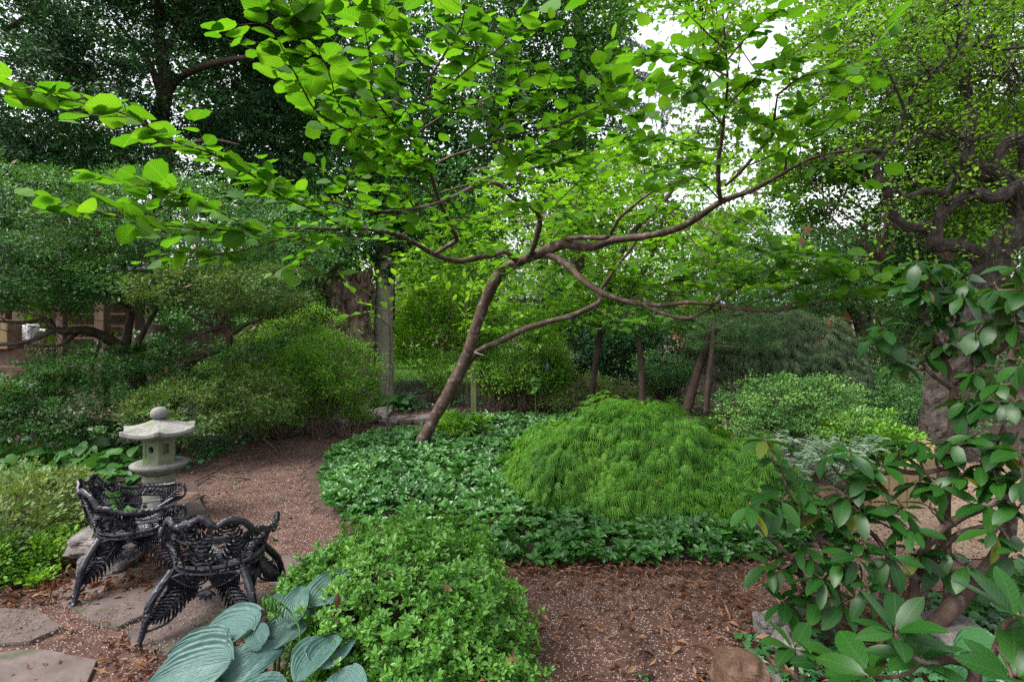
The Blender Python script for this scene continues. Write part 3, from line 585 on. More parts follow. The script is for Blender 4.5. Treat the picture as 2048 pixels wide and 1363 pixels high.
# ------------------------------------------------------------------ cast-iron fern chairs
def frond(acc, pts, nrmv, width, npin=13, thick=.006, curl=1.5):
    """a fern frond: spine along pts (n,3) with normals nrmv (n,3) and paired curved pinnae"""
    n = len(pts); t = np.linspace(0, 1, n); tube(acc, pts, np.interp(t, [0, 1], [.0065, .003]), 6, 0)
    tt = np.linspace(.06, .96, npin); C = np.stack([np.interp(tt, t, pts[:, i]) for i in range(3)], -1); N_ = nrm(np.stack([np.interp(tt, t, nrmv[:, i]) for i in range(3)], -1))
    T_ = nrm(np.stack([np.interp(np.minimum(tt + .03, 1), t, pts[:, i]) for i in range(3)], -1) - C); S = np.cross(T_, N_)
    ww = width * np.sin(np.clip(tt * 1.05 + .12, 0, 1) * math.pi) ** .7 * .5 + .004
    step = np.linalg.norm(pts[-1] - pts[0]) / npin * .38
    for sg in (-1, 1):
        for c, nn, t_, s_, w in zip(C, N_, T_, S, ww):
            V = []
            for f, hw, l in ((0, .9, 0), (.35, 1.05, .1), (.7, .85, .28), (1, .25, .5)):
                b = c + s_ * sg * w * f + t_ * w * l * curl
                V += [b - t_ * step * hw - nn * thick * .3, b + nn * thick, b + t_ * step * hw - nn * thick * .3]
            V = A_(V); V = np.vstack([V, V - nn * thick * .8]); k = []
            for i in range(3):
                a_ = i * 3; k += [[a_, a_ + 3, a_ + 4, a_ + 1], [a_ + 1, a_ + 4, a_ + 5, a_ + 2], [a_ + 12, a_ + 13, a_ + 16, a_ + 15], [a_ + 13, a_ + 14, a_ + 17, a_ + 16], [a_, a_ + 12, a_ + 15, a_ + 3], [a_ + 2, a_ + 5, a_ + 17, a_ + 14]]
            acc.add(V, np.array(k))
def make_chair(label, loc, ang, sd, wid=.30, arm=.115):
    """local axes: +y is the front; seat 0.36 m up"""
    r = np.random.default_rng(sd)
    t = thing('fern_chair', label, 'garden chair', 'black cast iron fern chairs'); SZ = .345; dp = .21; w2 = wid
    def shell(u, v):                                                  # u -1..1 from left arm front to right arm front round the back; v 0 seat .. 1 rim
        u = np.asarray(u, float); v = np.asarray(v, float); th = -math.pi / 2 + u * R_(118)
        fl = 1 + .30 * v ** 1.2; x = np.sin(u * R_(118)) * w2 * fl * .96; y = -np.cos(u * R_(118)) * dp * (1 + .34 * v)
        y = y + np.clip(np.abs(u) - .62, 0, 1) * .30; 
        top = arm + .155 * np.exp(-(np.abs(u) / .55) ** 3.2) + .02 * np.cos(u * 19) * (np.abs(u) < .5) + .018 * np.abs(u) ** 6
        return np.stack([x, y, SZ + .01 + v * top], -1)
    def snorm(u, v):
        e = .01; a_ = shell(u + e, v) - shell(u - e, v); b_ = shell(u, v + e) - shell(u, v - e); return nrm(np.cross(b_, a_))
    # seat: rim and openwork of fronds
    st = Acc(); uu = np.linspace(0, 2 * math.pi, 49); cr = np.stack([np.cos(uu) * w2 * .97, np.sin(uu) * dp * .97 + .02, np.full(49, SZ)], -1)
    cr[:, 1] += .05 * np.clip(np.sin(uu), 0, 1); tube(st, cr, .013, 8, .05, 30, cap=False)
    cr2 = cr * [1, 1, 1]; cr2[:, 2] -= .025; cr2[:, :2] *= 1.03; tube(st, cr2, .008, 6, 0, cap=False); st.obj('seat_rim', M['iron'], t)
    for k in range(9):
        an = math.pi * 2 * k / 9 + .2; e = np.array([math.cos(an) * w2 * .93, math.sin(an) * dp * .93 + .03, SZ]); q = np.linspace(0, 1, 7)[:, None]
        p = e * q + np.array([.02, .02, SZ]) * (1 - q); p[:, 2] += .012 * np.sin(q[:, 0] * math.pi); a = Acc(); p[:, 0] += np.sin(q[:, 0] * 3) * .03; frond(a, p, np.tile([0, 0, 1.], (7, 1)), .13, 11, .005); a.obj('seat_frond', M['iron'], t)
    # rim of the back with curled arm ends
    rm = Acc(); u = np.linspace(-1, 1, 70); p = shell(u, np.ones(70)); p += rng.normal(0, .0015, p.shape); p[:, 2] += .008 * np.sin(u * 34) * (np.abs(u) < .62)
    tube(rm, p, .0085 + .003 * np.abs(np.sin(u * 17)) * (np.abs(u) < .6), 8, .08, 60, flat=1.7)
    for sg in (-1, 1):                                                # arm end loops: forward, down and back to the seat
        s0 = shell(sg, 1.0); cc = s0 + np.array([-sg * .005, -.005, -.055]); q = np.linspace(90, -190, 26)
        lp = np.stack([s0[0] - sg * .03 * (1 - np.cos(R_(q - 90))) * .3, cc[1] + np.cos(R_(q)) * .055 + .012, cc[2] + np.sin(R_(q)) * .055], -1); tube(rm, lp, np.linspace(.010, .006, 26), 8, .05, 30)
        dn = catmull(A_([lp[12], shell(sg * .98, .35) + [0, .02, 0], shell(sg * .9, 0)]), 6); tube(rm, dn, .011, 8, .05, 30)
    rm.obj('back_rim', M['iron'], t)
    # back fronds: fan rising from the seat, leaning alternately, and a few crossing low
    for k in range(12):
        u0 = -.92 + 1.84 * k / 11; ln = (.30 if k % 2 else -.28) * (1 - abs(u0) * .5) * r.uniform(.6, 1.2); q = np.linspace(0, 1, 9); uq = u0 + ln * q ** 1.5; vq = q * .97
        p = shell(uq, vq); a = Acc(); frond(a, p, snorm(uq, vq), .10 * r.uniform(.85, 1.15), 11, .007, 1.7); a.obj('back_frond', M['iron'], t)
    for k in range(7):                                                # rosette leaves under the rim
        u0 = -.8 + 1.6 * k / 6; a = Acc(); q = np.linspace(0, 1, 7); uq = u0 + (q - .5) * .26; vq = .72 + .2 * np.sin(q * math.pi); frond(a, shell(uq, vq) + snorm(uq, vq) * .012, snorm(uq, vq), .07, 9, .008); a.obj('crest_leaf', M['iron'], t)
    bd = Acc(); u = np.linspace(-.92, .92, 50)
    for v in (.33, .62): p = shell(u, v + .05 * np.sin(u * 14 + v * 9)); tube(bd, p, .006, 6, .1, 30)
    bd.obj('back_vine', M['iron'], t)
    # legs: broad fern at the top tapering to a splayed foot
    for sx, sy, k in ((-1, -1, 0), (1, -1, 1), (-1, 1, 2), (1, 1, 3)):
        top = np.array([sx * w2 * .80, sy * dp * .72 + .03 * (sy > 0), SZ - .015]); foot = np.array([sx * (w2 + .07), sy * (dp + .075) + .02, .0])
        md = top * .55 + foot * .45 + np.array([sx * .02, sy * .02, .02]); p = catmull(A_([top, md, foot + [-sx * .02, -sy * .015, .07], foot]), 7); nq = len(p); q = np.linspace(0, 1, nq)
        a = Acc(); tube(a, p, np.interp(q, [0, .3, .75, .9, 1], [.020, .022, .016, .013, .019]), 9, .10, 60)
        out = nrm(np.array([sx, sy * .3, 0.])); side = np.array([0, sy, 0.]); 
        for dx in (0.035, ):                                          # flanking fern web inside the leg
            e0 = top + np.array([-sx * .13, 0, -.01]); e1 = p[int(nq * .62)]; qq = np.linspace(0, 1, 8)[:, None]; pp = e0 * (1 - qq) + e1 * qq; pp[:, 2] -= .035 * np.sin(qq[:, 0] * math.pi); frond(a, pp, np.tile(side, (8, 1)), .115, 15, .010); pb_ = catmull(A_([e0 + [0, 0, -.045], (e0 + e1) / 2 + [0, 0, -.105], e1 + [0, 0, -.03]]), 8); tube(a, pb_, .006, 6, .1, 60)
            e0 = top + np.array([0, -sy * .11, -.01]); pp = e0 * (1 - qq) + e1 * qq; pp[:, 2] -= .03 * np.sin(qq[:, 0] * math.pi); frond(a, pp, np.tile([float(sx), 0, 0], (8, 1)), .11, 13, .010)
        a.obj('leg', M['iron'], t)
    for sg, ax in ((-1, 0), (1, 0), (-1, 1), (1, 1)):                 # aprons under the seat rim
        a = Acc(); hl = (w2 if ax == 0 else dp) * .78; off = (dp if ax == 0 else w2) * .86 * sg; nn = np.array([0, sg, 0.]) if ax == 0 else np.array([sg, 0, 0.])
        for s_ in (-1, 1):
            q = np.linspace(0, 1, 8); al = s_ * hl * (1 - q * .9); z = SZ - .03 - .07 * np.sin(q * 1.7); p = np.stack([al, np.full(8, off), z], -1) if ax == 0 else np.stack([np.full(8, off), al, z], -1)
            frond(a, p, np.tile(nn, (8, 1)), .14, 14, .009)
        c = np.array([0, off, SZ - .115]) if ax == 0 else np.array([off, 0, SZ - .115]); tt = np.array([1., 0, 0]) if ax == 0 else np.array([0, 1., 0])
        for an in (-60, -30, 0, 30, 60): q = np.linspace(0, 1, 5)[:, None]; p = c + tt * math.sin(R_(an)) * .06 * q + np.array([0, 0, -math.cos(R_(an)) * .055]) * q; tube(a, p, A_([.004, .01, .012, .009, .004]), 6, .1, 40)
        a.obj('apron', M['iron'], t)
    t.location = (*loc, .028); t.rotation_euler = (0, 0, ang - math.pi / 2); return t
seed(8)
make_chair('black cast iron fern chair nearer the camera with its back turned to us', (-1.66, 3.22), R_(97), 3, .225)
make_chair('black cast iron fern chair seen sideways right in front of the stone lantern', (-2.50, 3.74), R_(30), 5, .25, .12)

for i, (x, y, lab) in enumerate([(-1.70, 3.27, 'curled brown leaf lying on the seat of the nearer iron chair'), (-1.60, 3.20, 'small tan leaf on the nearer iron chair seat, right of the curled one'), (-2.47, 3.70, 'tan leaf lying on the seat of the iron chair by the lantern')]):
    a = Acc(); T_ = T_curl(i + 2); a.inst(T_, A_([[x, y, .392]]), frames(A_([[U(-1, 1), U(-1, 1), 0]]), A_([[0, 0, 1.]])), A_([.06])); put(a.obj('dead_leaf', M['dry']), lab, 'dead leaf')
# ================================================================== BACKGROUND
seed(20)
# brick house at right, far behind the trees
hs_ = thing('brick_house', 'red brick house with grey roof glimpsed far behind the right-hand trees', 'house')
def box(c, s, m, name, par, bev=.01):
    a = Acc(); x, y, z = A_(s) / 2; V = A_([[i * x, j * y, k * z] for k in (-1, 1) for j in (-1, 1) for i in (-1, 1)])
    a.add(V, np.array([[0, 2, 3, 1], [4, 5, 7, 6], [0, 1, 5, 4], [2, 6, 7, 3], [0, 4, 6, 2], [1, 3, 7, 5]])); o = a.obj(name, m, par); o.location = c
    if bev:
        b = o.modifiers.new('bevel', 'BEVEL'); b.width = bev; b.segments = 1
    return o
hx, hy = (1640 - CX) * 26 / F, 28
box((hx, hy + 3, 1.3), (9, 6, 2.6), M['brick'], 'wall', hs_)
a = Acc(); V = A_([[hx - 5, hy - .5, 2.5], [hx + 5, hy - .5, 2.5], [hx + 5, hy + 3, 4.3], [hx - 5, hy + 3, 4.3], [hx + 5, hy + 6.5, 2.5], [hx - 5, hy + 6.5, 2.5]])
V = np.vstack([V, V - [0, 0, .12]]); a.add(V, [np.array([[0, 1, 2, 3], [3, 2, 4, 5], [6, 9, 8, 7], [9, 11, 10, 8], [0, 6, 7, 1], [5, 4, 10, 11], [0, 3, 9, 6], [3, 5, 11, 9], [1, 7, 8, 2], [2, 8, 10, 4]])]); a.obj('roof', M['roof'], hs_)
for i, wx in enumerate((-3.1, -1.0, 1.2, 3.2)):
    f = box((hx + wx, hy - .03, 1.5), (1.1, .1, 1.2), M['white'], 'window', hs_); g_ = box((0, -.055, 0), (.9, .02, 1.0), M['glass'], 'pane', f, 0)
box((hx + 2.3, hy + 2, 4.0), (.6, .6, 1.4), M['brick'], 'chimney', hs_)
ub = thing('closed_parasol', 'folded red parasol standing in front of the distant brick house', 'parasol')
p = P(1660, 690, 20)
a = Acc(); tube(a, A_([[p[0], 20, 0], [p[0], 20, 2.3]]), .025, 8); a.obj('pole', M['white'], ub)
a = Acc(); tube(a, A_([[p[0], 20, .75], [p[0], 20, 1.0], [p[0], 20, 1.7], [p[0], 20, 2.25]]), A_([.06, .16, .1, .03]), 12, .12, 9); a.obj('canopy', M['red'], ub)
# white house pieces / pale shed seen through gaps at the left
sh = thing('timber_shed', 'open timber shed with posts and stored boxes behind the left-hand shrubs', 'shed')
def post(px, py0, py1, D, w, m, par, name='post', dd=None):
    p0, p1 = P(px, py0, D), P(px, py1, D); s = w * D / F
    return box((p0[0], D, (p0[2] + p1[2]) / 2), (s, dd or s, abs(p0[2] - p1[2])), m, name, par)
post(205, 560, 815, 9.3, 20, M['timber_old'], sh); post(124, 580, 800, 11, 14, M['timber_old'], sh); post(268, 560, 700, 12, 15, M['timber_old'], sh); post(10, 560, 720, 12.5, 16, M['timber_old'], sh); post(300, 560, 740, 13, 12, M['timber_old'], sh)
box((P(60, 640, 13)[0], 14.5, 2.9), (6.5, 3.5, .16), M['roof'], 'roof', sh); box((P(40, 640, 13)[0], 16, 1.4), (7, .12, 2.8), M['timber_old'], 'back_wall', sh)
for k in range(7): z = 1.0 + .28 * k; box((P(175, 640, 13)[0], 13.2, z), (1.5, .03, .05), M['timber_old'], 'lattice_slat', sh)
box((P(85, 715, 11.5)[0], 11.5, .72), (1.9, .1, .1), M['timber_old'], 'rail', sh)
o = box((P(12, 668, 11.8)[0], 11.8, P(12, 668, 11.8)[2]), (.42, .4, .6), M['timber_mid'], 'wooden_crate', None); put(o, 'pale wooden crate at the far left edge inside the shed', 'crate')
o = box((P(62, 668, 12)[0], 12, P(62, 668, 12)[2]), (.17, .3, .42), M['white'], 'white_bin', None, .03); put(o, 'white plastic bin standing in the shed beside the wooden crate', 'bin')
o = box((P(92, 660, 12.2)[0], 12.2, P(92, 660, 12)[2]), (.3, .3, .05), M['white'], 'white_tray', None, .01); put(o, 'white tray lying on the shed rail right of the bin', 'tray')
for q_, w_, h_ in ((12, .6, P(12, 668, 11.8)[2] - .3), ): box((P(35, 668, 12)[0], 12, h_ / 2), (1.6, .5, h_), M['timber_old'], 'workbench', sh)

def gapR(c):
    px = CX + c[:, 0] * F / c[:, 1]; py = HY - (c[:, 2] - H) * F / c[:, 1]
    e = np.minimum.reduce([((px - 1680) / 62) ** 2 + ((py - 655) / 38) ** 2, ((px - 1590) / 60) ** 2 + ((py - 618) / 14) ** 2])
    return (e > 1) | (U(0, 1, len(c)) < .22)
def tree(name, label, cat, group=None): return thing(name, label, cat, group)
def trunk(par, specs, m, sides=12, rough=.08, ns=4, name='trunk', wig=0, k=5):
    a = Acc()
    for s in specs: limb(a, s, sides, k, rough, ns, wig)
    return a.obj(name, m, par, smooth=True)

# far trees closing the view: three crowns' worth of mesh shared by copies
seed(21)
far_lab = ['far broadleaf tree behind the shed at the left edge', 'far bright green tree showing left of the broken stump', 'far tree filling the gap between stump and leaning tree', 'far light green tree above the clearing', 'far tree right of the clearing behind the dark hedge',
           'far tree behind the brick house, left of the gnarled tree', 'far tree behind the twin-trunk tree', 'far tree behind the gnarled tree at the right edge', 'far tree beyond the lawn, left one', 'far tree beyond the lawn, right one']
meshes = []
for v in range(3):
    a = Acc(); E_ = [[0, 0, 4.2, 2.6, 2.4, 3.2], [1.2, .3, 6.0, 1.8, 1.8, 1.8], [-1.3, -.2, 5.6, 1.9, 1.8, 2.0], [.3, -.6, 2.4, 2.4, 2.0, 1.6]]
    clumps(a, T_BG if v else T_RH, E_, 420, .45, 38, .15, squash=.7, zmin=.4, thin=.6); cm = a.mesh('crown', M['l_far'] if v != 1 else M['l_mid'])
    a = Acc(); tube(a, catmull(A_([[0, 0, -.1], [.05, 0, 1.2], [-.1, .1, 3], [.1, 0, 5.5]]), 5), np.linspace(.2, .05, 16), 10, .1, 4); tm = a.mesh('trunk', M['bark_grey'], True); meshes.append((cm, tm))
for i, (px, D, sc, v) in enumerate([(20, 19, 1.1, 1), (560, 20, .9, 0), (800, 27, 1.0, 0), (960, 24, 1.05, 2), (1200, 19, .95, 1), (1430, 22, .8, 1), (1850, 23, .95, 2), (2040, 17, 1.0, 1), (640, 30, 1.3, 2), (900, 34, 1.3, 1)]):
    t = tree('background_tree', far_lab[i], 'tree', 'trees closing the far side of the garden')
    for nm, me in zip(('crown', 'trunk'), meshes[v]):
        o = bpy.data.objects.new(nm, me); COL.objects.link(o); o.parent = t
        if nm == 'crown': stuff(o)
    t.location = ((px - CX) * D / F, D, 0); t.rotation_euler = (0, 0, i * 1.3); t.scale = (sc, sc, sc)
def bush(name, label, cat, T, m, ells, ncl, rcl, nleaf, ll, stems=0, root=None, mstem='twig', group=None, crown='foliage', dead=0, r0=.007, **kw):
    t = thing(name, label, cat, group); a = Acc(); cl = clumps(a, T, ells, ncl, rcl, nleaf, ll, **kw); stuff(a.obj(crown, M[m], t))
    if stems:
        s = Acc(); E0 = np.mean(np.array(ells)[:, :3], 0); root = root if root is not None else [[E0[0] + U(-.15, .15), E0[1] + U(-.15, .15), 0] for _ in range(5)]
        twigs_to(s, cl, np.array(root), stems, r0); s.obj('stems', M[mstem], t)
    if dead: dead_in(t, cl, dead)
    return t, cl
# wooded thicket masses that close the far view (mass of undergrowth)
seed(22)
a = Acc(); clumps(a, T_BG, [ell(620, 640, 17, 380, 260, 3), ell(1000, 640, 26, 520, 150, 3), ell(60, 700, 15.5, 500, 120, 1)], 420, .5, 34, .13, squash=.7)
clumps(a, T_BG, [ell(330, 560, 17, 700, 420, 3)], 300, .5, 34, .13)
put(a.obj('far_undergrowth', M['l_lime']), 'undergrowth with sunlight put into its lime leaves, seen through gaps between the trunks', 'undergrowth', kind='stuff')  # the far glow is painted through the pale leaf colour
a = Acc(); clumps(a, T_BG, [ell(1500, 560, 16, 700, 300, 3), ell(1950, 600, 15, 500, 520, 4)], 480, .5, 36, .13, gap=gapR)
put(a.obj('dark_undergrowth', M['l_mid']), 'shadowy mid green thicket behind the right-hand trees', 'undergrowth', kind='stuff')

# upper-left dark conifer
seed(23)
t = tree('dark_conifer', 'tall dark evergreen conifer filling the upper left corner', 'tree')
trunk(t, [[(312, 900, 11, 46), (322, 600, 11, 42), (318, 470, 11, 38), (328, 330, 11, 34), (322, 240, 11, 30), (331, 160, 11, 26), (318, 60, 11, 20), (322, -250, 11, 10)],
          [(326, 215, 11, 18), (350, 165, 10.8, 14), (400, 135, 10.6, 14), (470, 118, 10.4, 10), (540, 110, 10.2, 6)],
          [(325, 190, 11, 18), (300, 130, 10.8, 12), (270, 90, 10.7, 8), (230, 40, 10.5, 6)], [(324, 290, 11, 16), (280, 240, 10.8, 11), (220, 190, 10.6, 8), (150, 140, 10.4, 5)],
          [(322, 340, 11, 16), (290, 330, 10.6, 10), (200, 300, 10.3, 7), (120, 260, 10, 5)], [(327, 150, 11, 14), (345, 70, 10.9, 10), (380, 0, 10.8, 7)],
          [(320, 330, 11, 12), (350, 300, 10.7, 9), (420, 280, 10.4, 7), (480, 290, 10.2, 5)], [(10, 60, 10, 10), (90, 20, 10, 8), (130, 60, 10, 4)]], M['bark_dark'], 10)
def gapL(c):                                                          # leave the lacy sky gap round the trunk fork
    px = CX + c[:, 0] * F / c[:, 1]; py = HY - (c[:, 2] - H) * F / c[:, 1]
    e = np.minimum.reduce([((px - 405) / 125) ** 2 + ((py - 150) / 62) ** 2, ((px - 300) / 45) ** 2 + ((py - 60) / 65) ** 2 + 0, ((px - 340) / 70) ** 2 + ((py - 215) / 50) ** 2, ((px - 35) / 42) ** 2 + ((py - 385) / 34) ** 2, ((px - 220) / 25) ** 2 + ((py - 60) / 55) ** 2])
    return (e > 1) | (U(0, 1, len(c)) < .55)
a = Acc(); clumps(a, T_RH, [ell(110, 130, 10.5, 420, 520, 3), ell(330, 90, 11.5, 460, 440, 3), ell(520, 160, 12, 300, 460, 2), ell(60, 330, 10, 300, 260, 2), ell(250, 390, 10.5, 460, 240, 2), ell(430, -60, 11, 500, 260, 3)],
            2300, .27, 56, .088, squash=.35, gap=gapL, upn=.9, droop=.3, wid=.7, thin=.5, inner=(.2, 1.05))
stuff(a.obj('crown', M['l_yew'], t))

bush('far_evergreen', 'dim evergreen crown far behind the dark conifer at upper left', 'tree', T_BG, 'l_holly', [ell(150, 120, 16, 620, 560, 3), ell(480, 60, 16, 420, 480, 3), ell(30, 380, 14, 260, 200, 2)], 420, .5, 40, .15, crown='crown', inner=(.1, 1.05), gap=gapL)
# broadleaf with mid-green leaves at upper left centre
t, cl = bush('ivy_clad_tree', 'mid green broadleaf tree between the dark conifer and the ivy-clad trunks', 'tree', T_BG, 'l_holly', [ell(560, 200, 14, 330, 420, 2.5), ell(620, 60, 13.5, 300, 300, 2), ell(520, 350, 13, 240, 260, 2)], 620, .36, 42, .12, crown='crown', inner=(.1, 1.05))
# big evergreen holly in the centre
seed(24)
t = tree('evergreen_holly', 'large glossy evergreen holly crown in the upper centre behind the leaning tree', 'tree')
trunk(t, [[(770, 640, 12.6, 40), (772, 420, 12.6, 38), (775, 250, 12.6, 34), (790, 80, 12.6, 28), (800, -150, 12.6, 14)], [(776, 240, 12.6, 16), (720, 190, 12.4, 12), (640, 150, 12.2, 8), (590, 160, 12, 5)], [(1165, 470, 12.8, 20), (1163, 400, 12.8, 18), (1160, 200, 12.8, 15), (1150, 0, 12.8, 10)]], M['bark_dark'])
def gapC(c):
    px = CX + c[:, 0] * F / c[:, 1]; py = HY - (c[:, 2] - H) * F / c[:, 1]
    e = np.minimum.reduce([((px - 1120) / 90) ** 2 + ((py - 400) / 45) ** 2, ((px - 1230) / 50) ** 2 + ((py - 360) / 150) ** 2, ((px - 900) / 50) ** 2 + ((py - 430) / 30) ** 2])
    return ((e > 1) | (U(0, 1, len(c)) < .2)) & ((px < 1255) | (U(0, 1, len(c)) < .1))
a = Acc(); clumps(a, T_BG, [ell(820, 130, 12.5, 420, 520, 3), ell(1010, 60, 12, 440, 520, 3), ell(1120, 110, 11.5, 270, 380, 2), ell(860, 380, 12.2, 480, 330, 2.5), ell(1130, 300, 12.5, 260, 330, 2), ell(700, 330, 12.5, 260, 400, 2)], 1500, .3, 46, .085, gap=gapC, thin=.55, inner=(.2, 1.05))
stuff(a.obj('crown', M['l_holly'], t))
a = Acc(); clumps(a, T_BG, [ell(1060, 90, 11.2, 360, 420, 2), ell(1150, 150, 11, 190, 300, 1.5)], 420, .26, 40, .07, gap=gapC); stuff(a.obj('lighter_sprays', M['l_mid'], t))  # smaller leaves in a lighter green than the crown
# blue cedar, drooping
seed(25)
t = tree('blue_cedar', 'weeping blue-grey conifer sprays against the sky at upper centre right', 'tree'); s = Acc(); a = Acc()
for (x0, y0, x1, y1) in [(1180, 120, 1330, 190), (1180, 190, 1345, 250), (1170, 160, 1310, 150), (1180, 60, 1290, 100), (1190, 250, 1330, 300), (1180, 230, 1350, 215), (1200, 310, 1320, 340)]:
    p = catmull(A_([P(x0, y0, 15), P((x0 + x1) / 2, (y0 + y1) / 2 - 15, 15), P(x1, y1, 15)]), 8); tube(s, p, np.linspace(.03, .006, len(p)), 5)
    for q in p[3:]:
        for _ in range(3):
            L2 = U(.2, .5); e = q + A_([U(-.25, .25), U(-.3, .3), -L2]); pp = catmull(A_([q, (q + e) / 2 + [U(-.1, .1), 0, .08], e]), 5); tube(s, pp, .005, 4, cap=False)
            n = 60; k = rng.integers(0, len(pp), n); a.inst(T_RH, pp[k] + rng.normal(0, .012, (n, 3)), frames(rng.normal(0, 1, (n, 3)), rng.normal(0, 1, (n, 3))), np.stack([np.full(n, .03), np.full(n, .06), np.full(n, .05)], -1))
tube(s, A_([P(1150, 700, 15), P(1160, 300, 15), P(1160, -100, 15)]), A_([.22, .18, .1]), 8); s.obj('branches', M['bark_dark'], t); stuff(a.obj('needles', M['l_cedar'], t))
# light tree top right of centre against the sky
t, cl = bush('sunlit_sweetgum', 'light green broadleaf crown showing against the white sky, top right of centre', 'tree', T_star(5), 'l_lime', [ell(1410, 30, 13, 200, 160, 2), ell(1330, -30, 13, 140, 120, 1), ell(1250, 30, 13, 70, 110, 1), ell(1420, 210, 13.5, 200, 150, 1), ell(1500, 320, 13.5, 170, 170, 1), ell(1360, 330, 13.5, 150, 110, 1)], 175, .3, 26, .14, crown='crown', stems=20, root=[P(1400, -200, 13)], r0=.01)
# Japanese holly tree in the right distance
seed(26)
t, cl = bush('dark_holly_tree', 'dark small-leaved evergreen left of the gnarled tree, with sky between its leaves', 'tree', T_BG, 'l_jholly', [ell(1680, 480, 10.5, 320, 260, 2), ell(1820, 380, 10.5, 300, 380, 2), ell(2000, 480, 10, 300, 420, 2), ell(1790, 620, 11, 260, 220, 1.5), ell(1600, 560, 12, 220, 160, 1.5)], 900, .25, 46, .06, gap=gapR, crown='crown', stems=14, root=[P(1740, 640, 10.8), P(1840, 620, 10.5)], r0=.012, squash=.5)
t = tree('twin_trunk_tree', 'tree with two grey trunks forming a V, left of the gnarled tree', 'tree')
trunk(t, [[(1735, 800, 14, 34), (1738, 740, 14, 30), (1730, 690, 14, 27), (1715, 640, 14, 20), (1690, 600, 13.8, 15), (1655, 560, 13.5, 10)], [(1755, 800, 14, 34), (1775, 730, 14, 30), (1800, 690, 14, 26), (1840, 640, 14, 22), (1870, 560, 14, 14)]], M['bark_grey'])
a = Acc(); clumps(a, T_BG, [ell(1660, 540, 13.5, 260, 150, 2), ell(1860, 520, 13.5, 260, 200, 2)], 150, .35, 36, .1); stuff(a.obj('crown', M['l_mid'], t))

# broken old stump trunk and pale trunk
seed(27)
t = tree('broken_tree_trunk', 'massive dark rugged trunk with a torn-off top, left of the pale trunk', 'tree trunk')
a = Acc(); pts = np.array([P(x, y, 11.4) for x, y in [(705, 860), (705, 780), (700, 700), (697, 640), (695, 580), (690, 552)]]); pts = catmull(pts, 14)
tube(a, pts, np.interp(np.linspace(0, 1, len(pts)), [0, .3, .7, 1], [.56, .46, .44, .48]), 64, .12, 3.2, cap=True, ridge=.22)
for k in range(12):                                                   # bark plates, deep fissures, ragged rim
    an = U(0, 6.28); z0_ = U(.1, 1.9); h = U(.3, .9); c = P(700, 700, 11.4); r_ = .46
    p = A_([[c[0] + math.cos(an + dz * .1) * r_, 11.4 + math.sin(an + dz * .1) * r_, z0_ + h * dz] for dz in np.linspace(0, 1, 6)]); tube(a, p, A_([.01, .035, .045, .04, .03, .01]) * U(.7, 1.2), 7, .3, 9)
for k in range(18):
    an = k * .35 + U(-.1, .1); c = P(690, 552, 11.4); b = A_([c[0] + math.cos(an) * .43, 11.4 + math.sin(an) * .43, c[2] - .12]); tube(a, A_([b, b + [math.cos(an) * .04, math.sin(an) * .04, .12], b + [math.cos(an) * U(.02, .15), math.sin(an) * .1, U(.16, .36)]]), A_([.06, .045, .01]), 7, .3, 9)
a.obj('trunk', M['bark_stump'], t, smooth=True)
a = Acc(); limb(a, [(668, 590, 11, 30), (650, 560, 11, 40), (655, 535, 11, 34), (680, 525, 11.2, 20)], 12, 5, .2, 6); a.obj('broken_limb', M['bark_stump'], t, smooth=True)
t = tree('pale_trunk_tree', 'straight pale grey-green tree trunk right of the massive dark trunk', 'tree')
trunk(t, [[(768, 830, 11.8, 42), (768, 760, 11.8, 38), (767, 650, 11.8, 38), (770, 560, 11.8, 34), (775, 420, 11.8, 30), (785, 300, 11.8, 26), (800, 100, 11.8, 20)], [(775, 380, 11.8, 14), (740, 360, 11.6, 9), (700, 340, 11.4, 6)]], M['bark_pale'], 16, .03)
a = Acc(); clumps(a, T_BG, [ell(790, 250, 11.6, 260, 260, 1.5), ell(730, 400, 11.4, 200, 110, 1.0), ell(870, 440, 11.4, 220, 120, 1)], 260, .25, 34, .09); stuff(a.obj('crown', M['l_holly'], t))
a = Acc(); p0 = P(768, 400, 11.6); clumps(a, T_ivy(), [[p0[0], 11.75, 4.0, .3, .26, 1.4]], 110, .12, 14, .08, inner=(.8, 1.1), thin=.9); stuff(a.obj('climbing_ivy', M['l_ivy'], t))

# ================================================================== MIDDLE GROUND SHRUBS
seed(30)
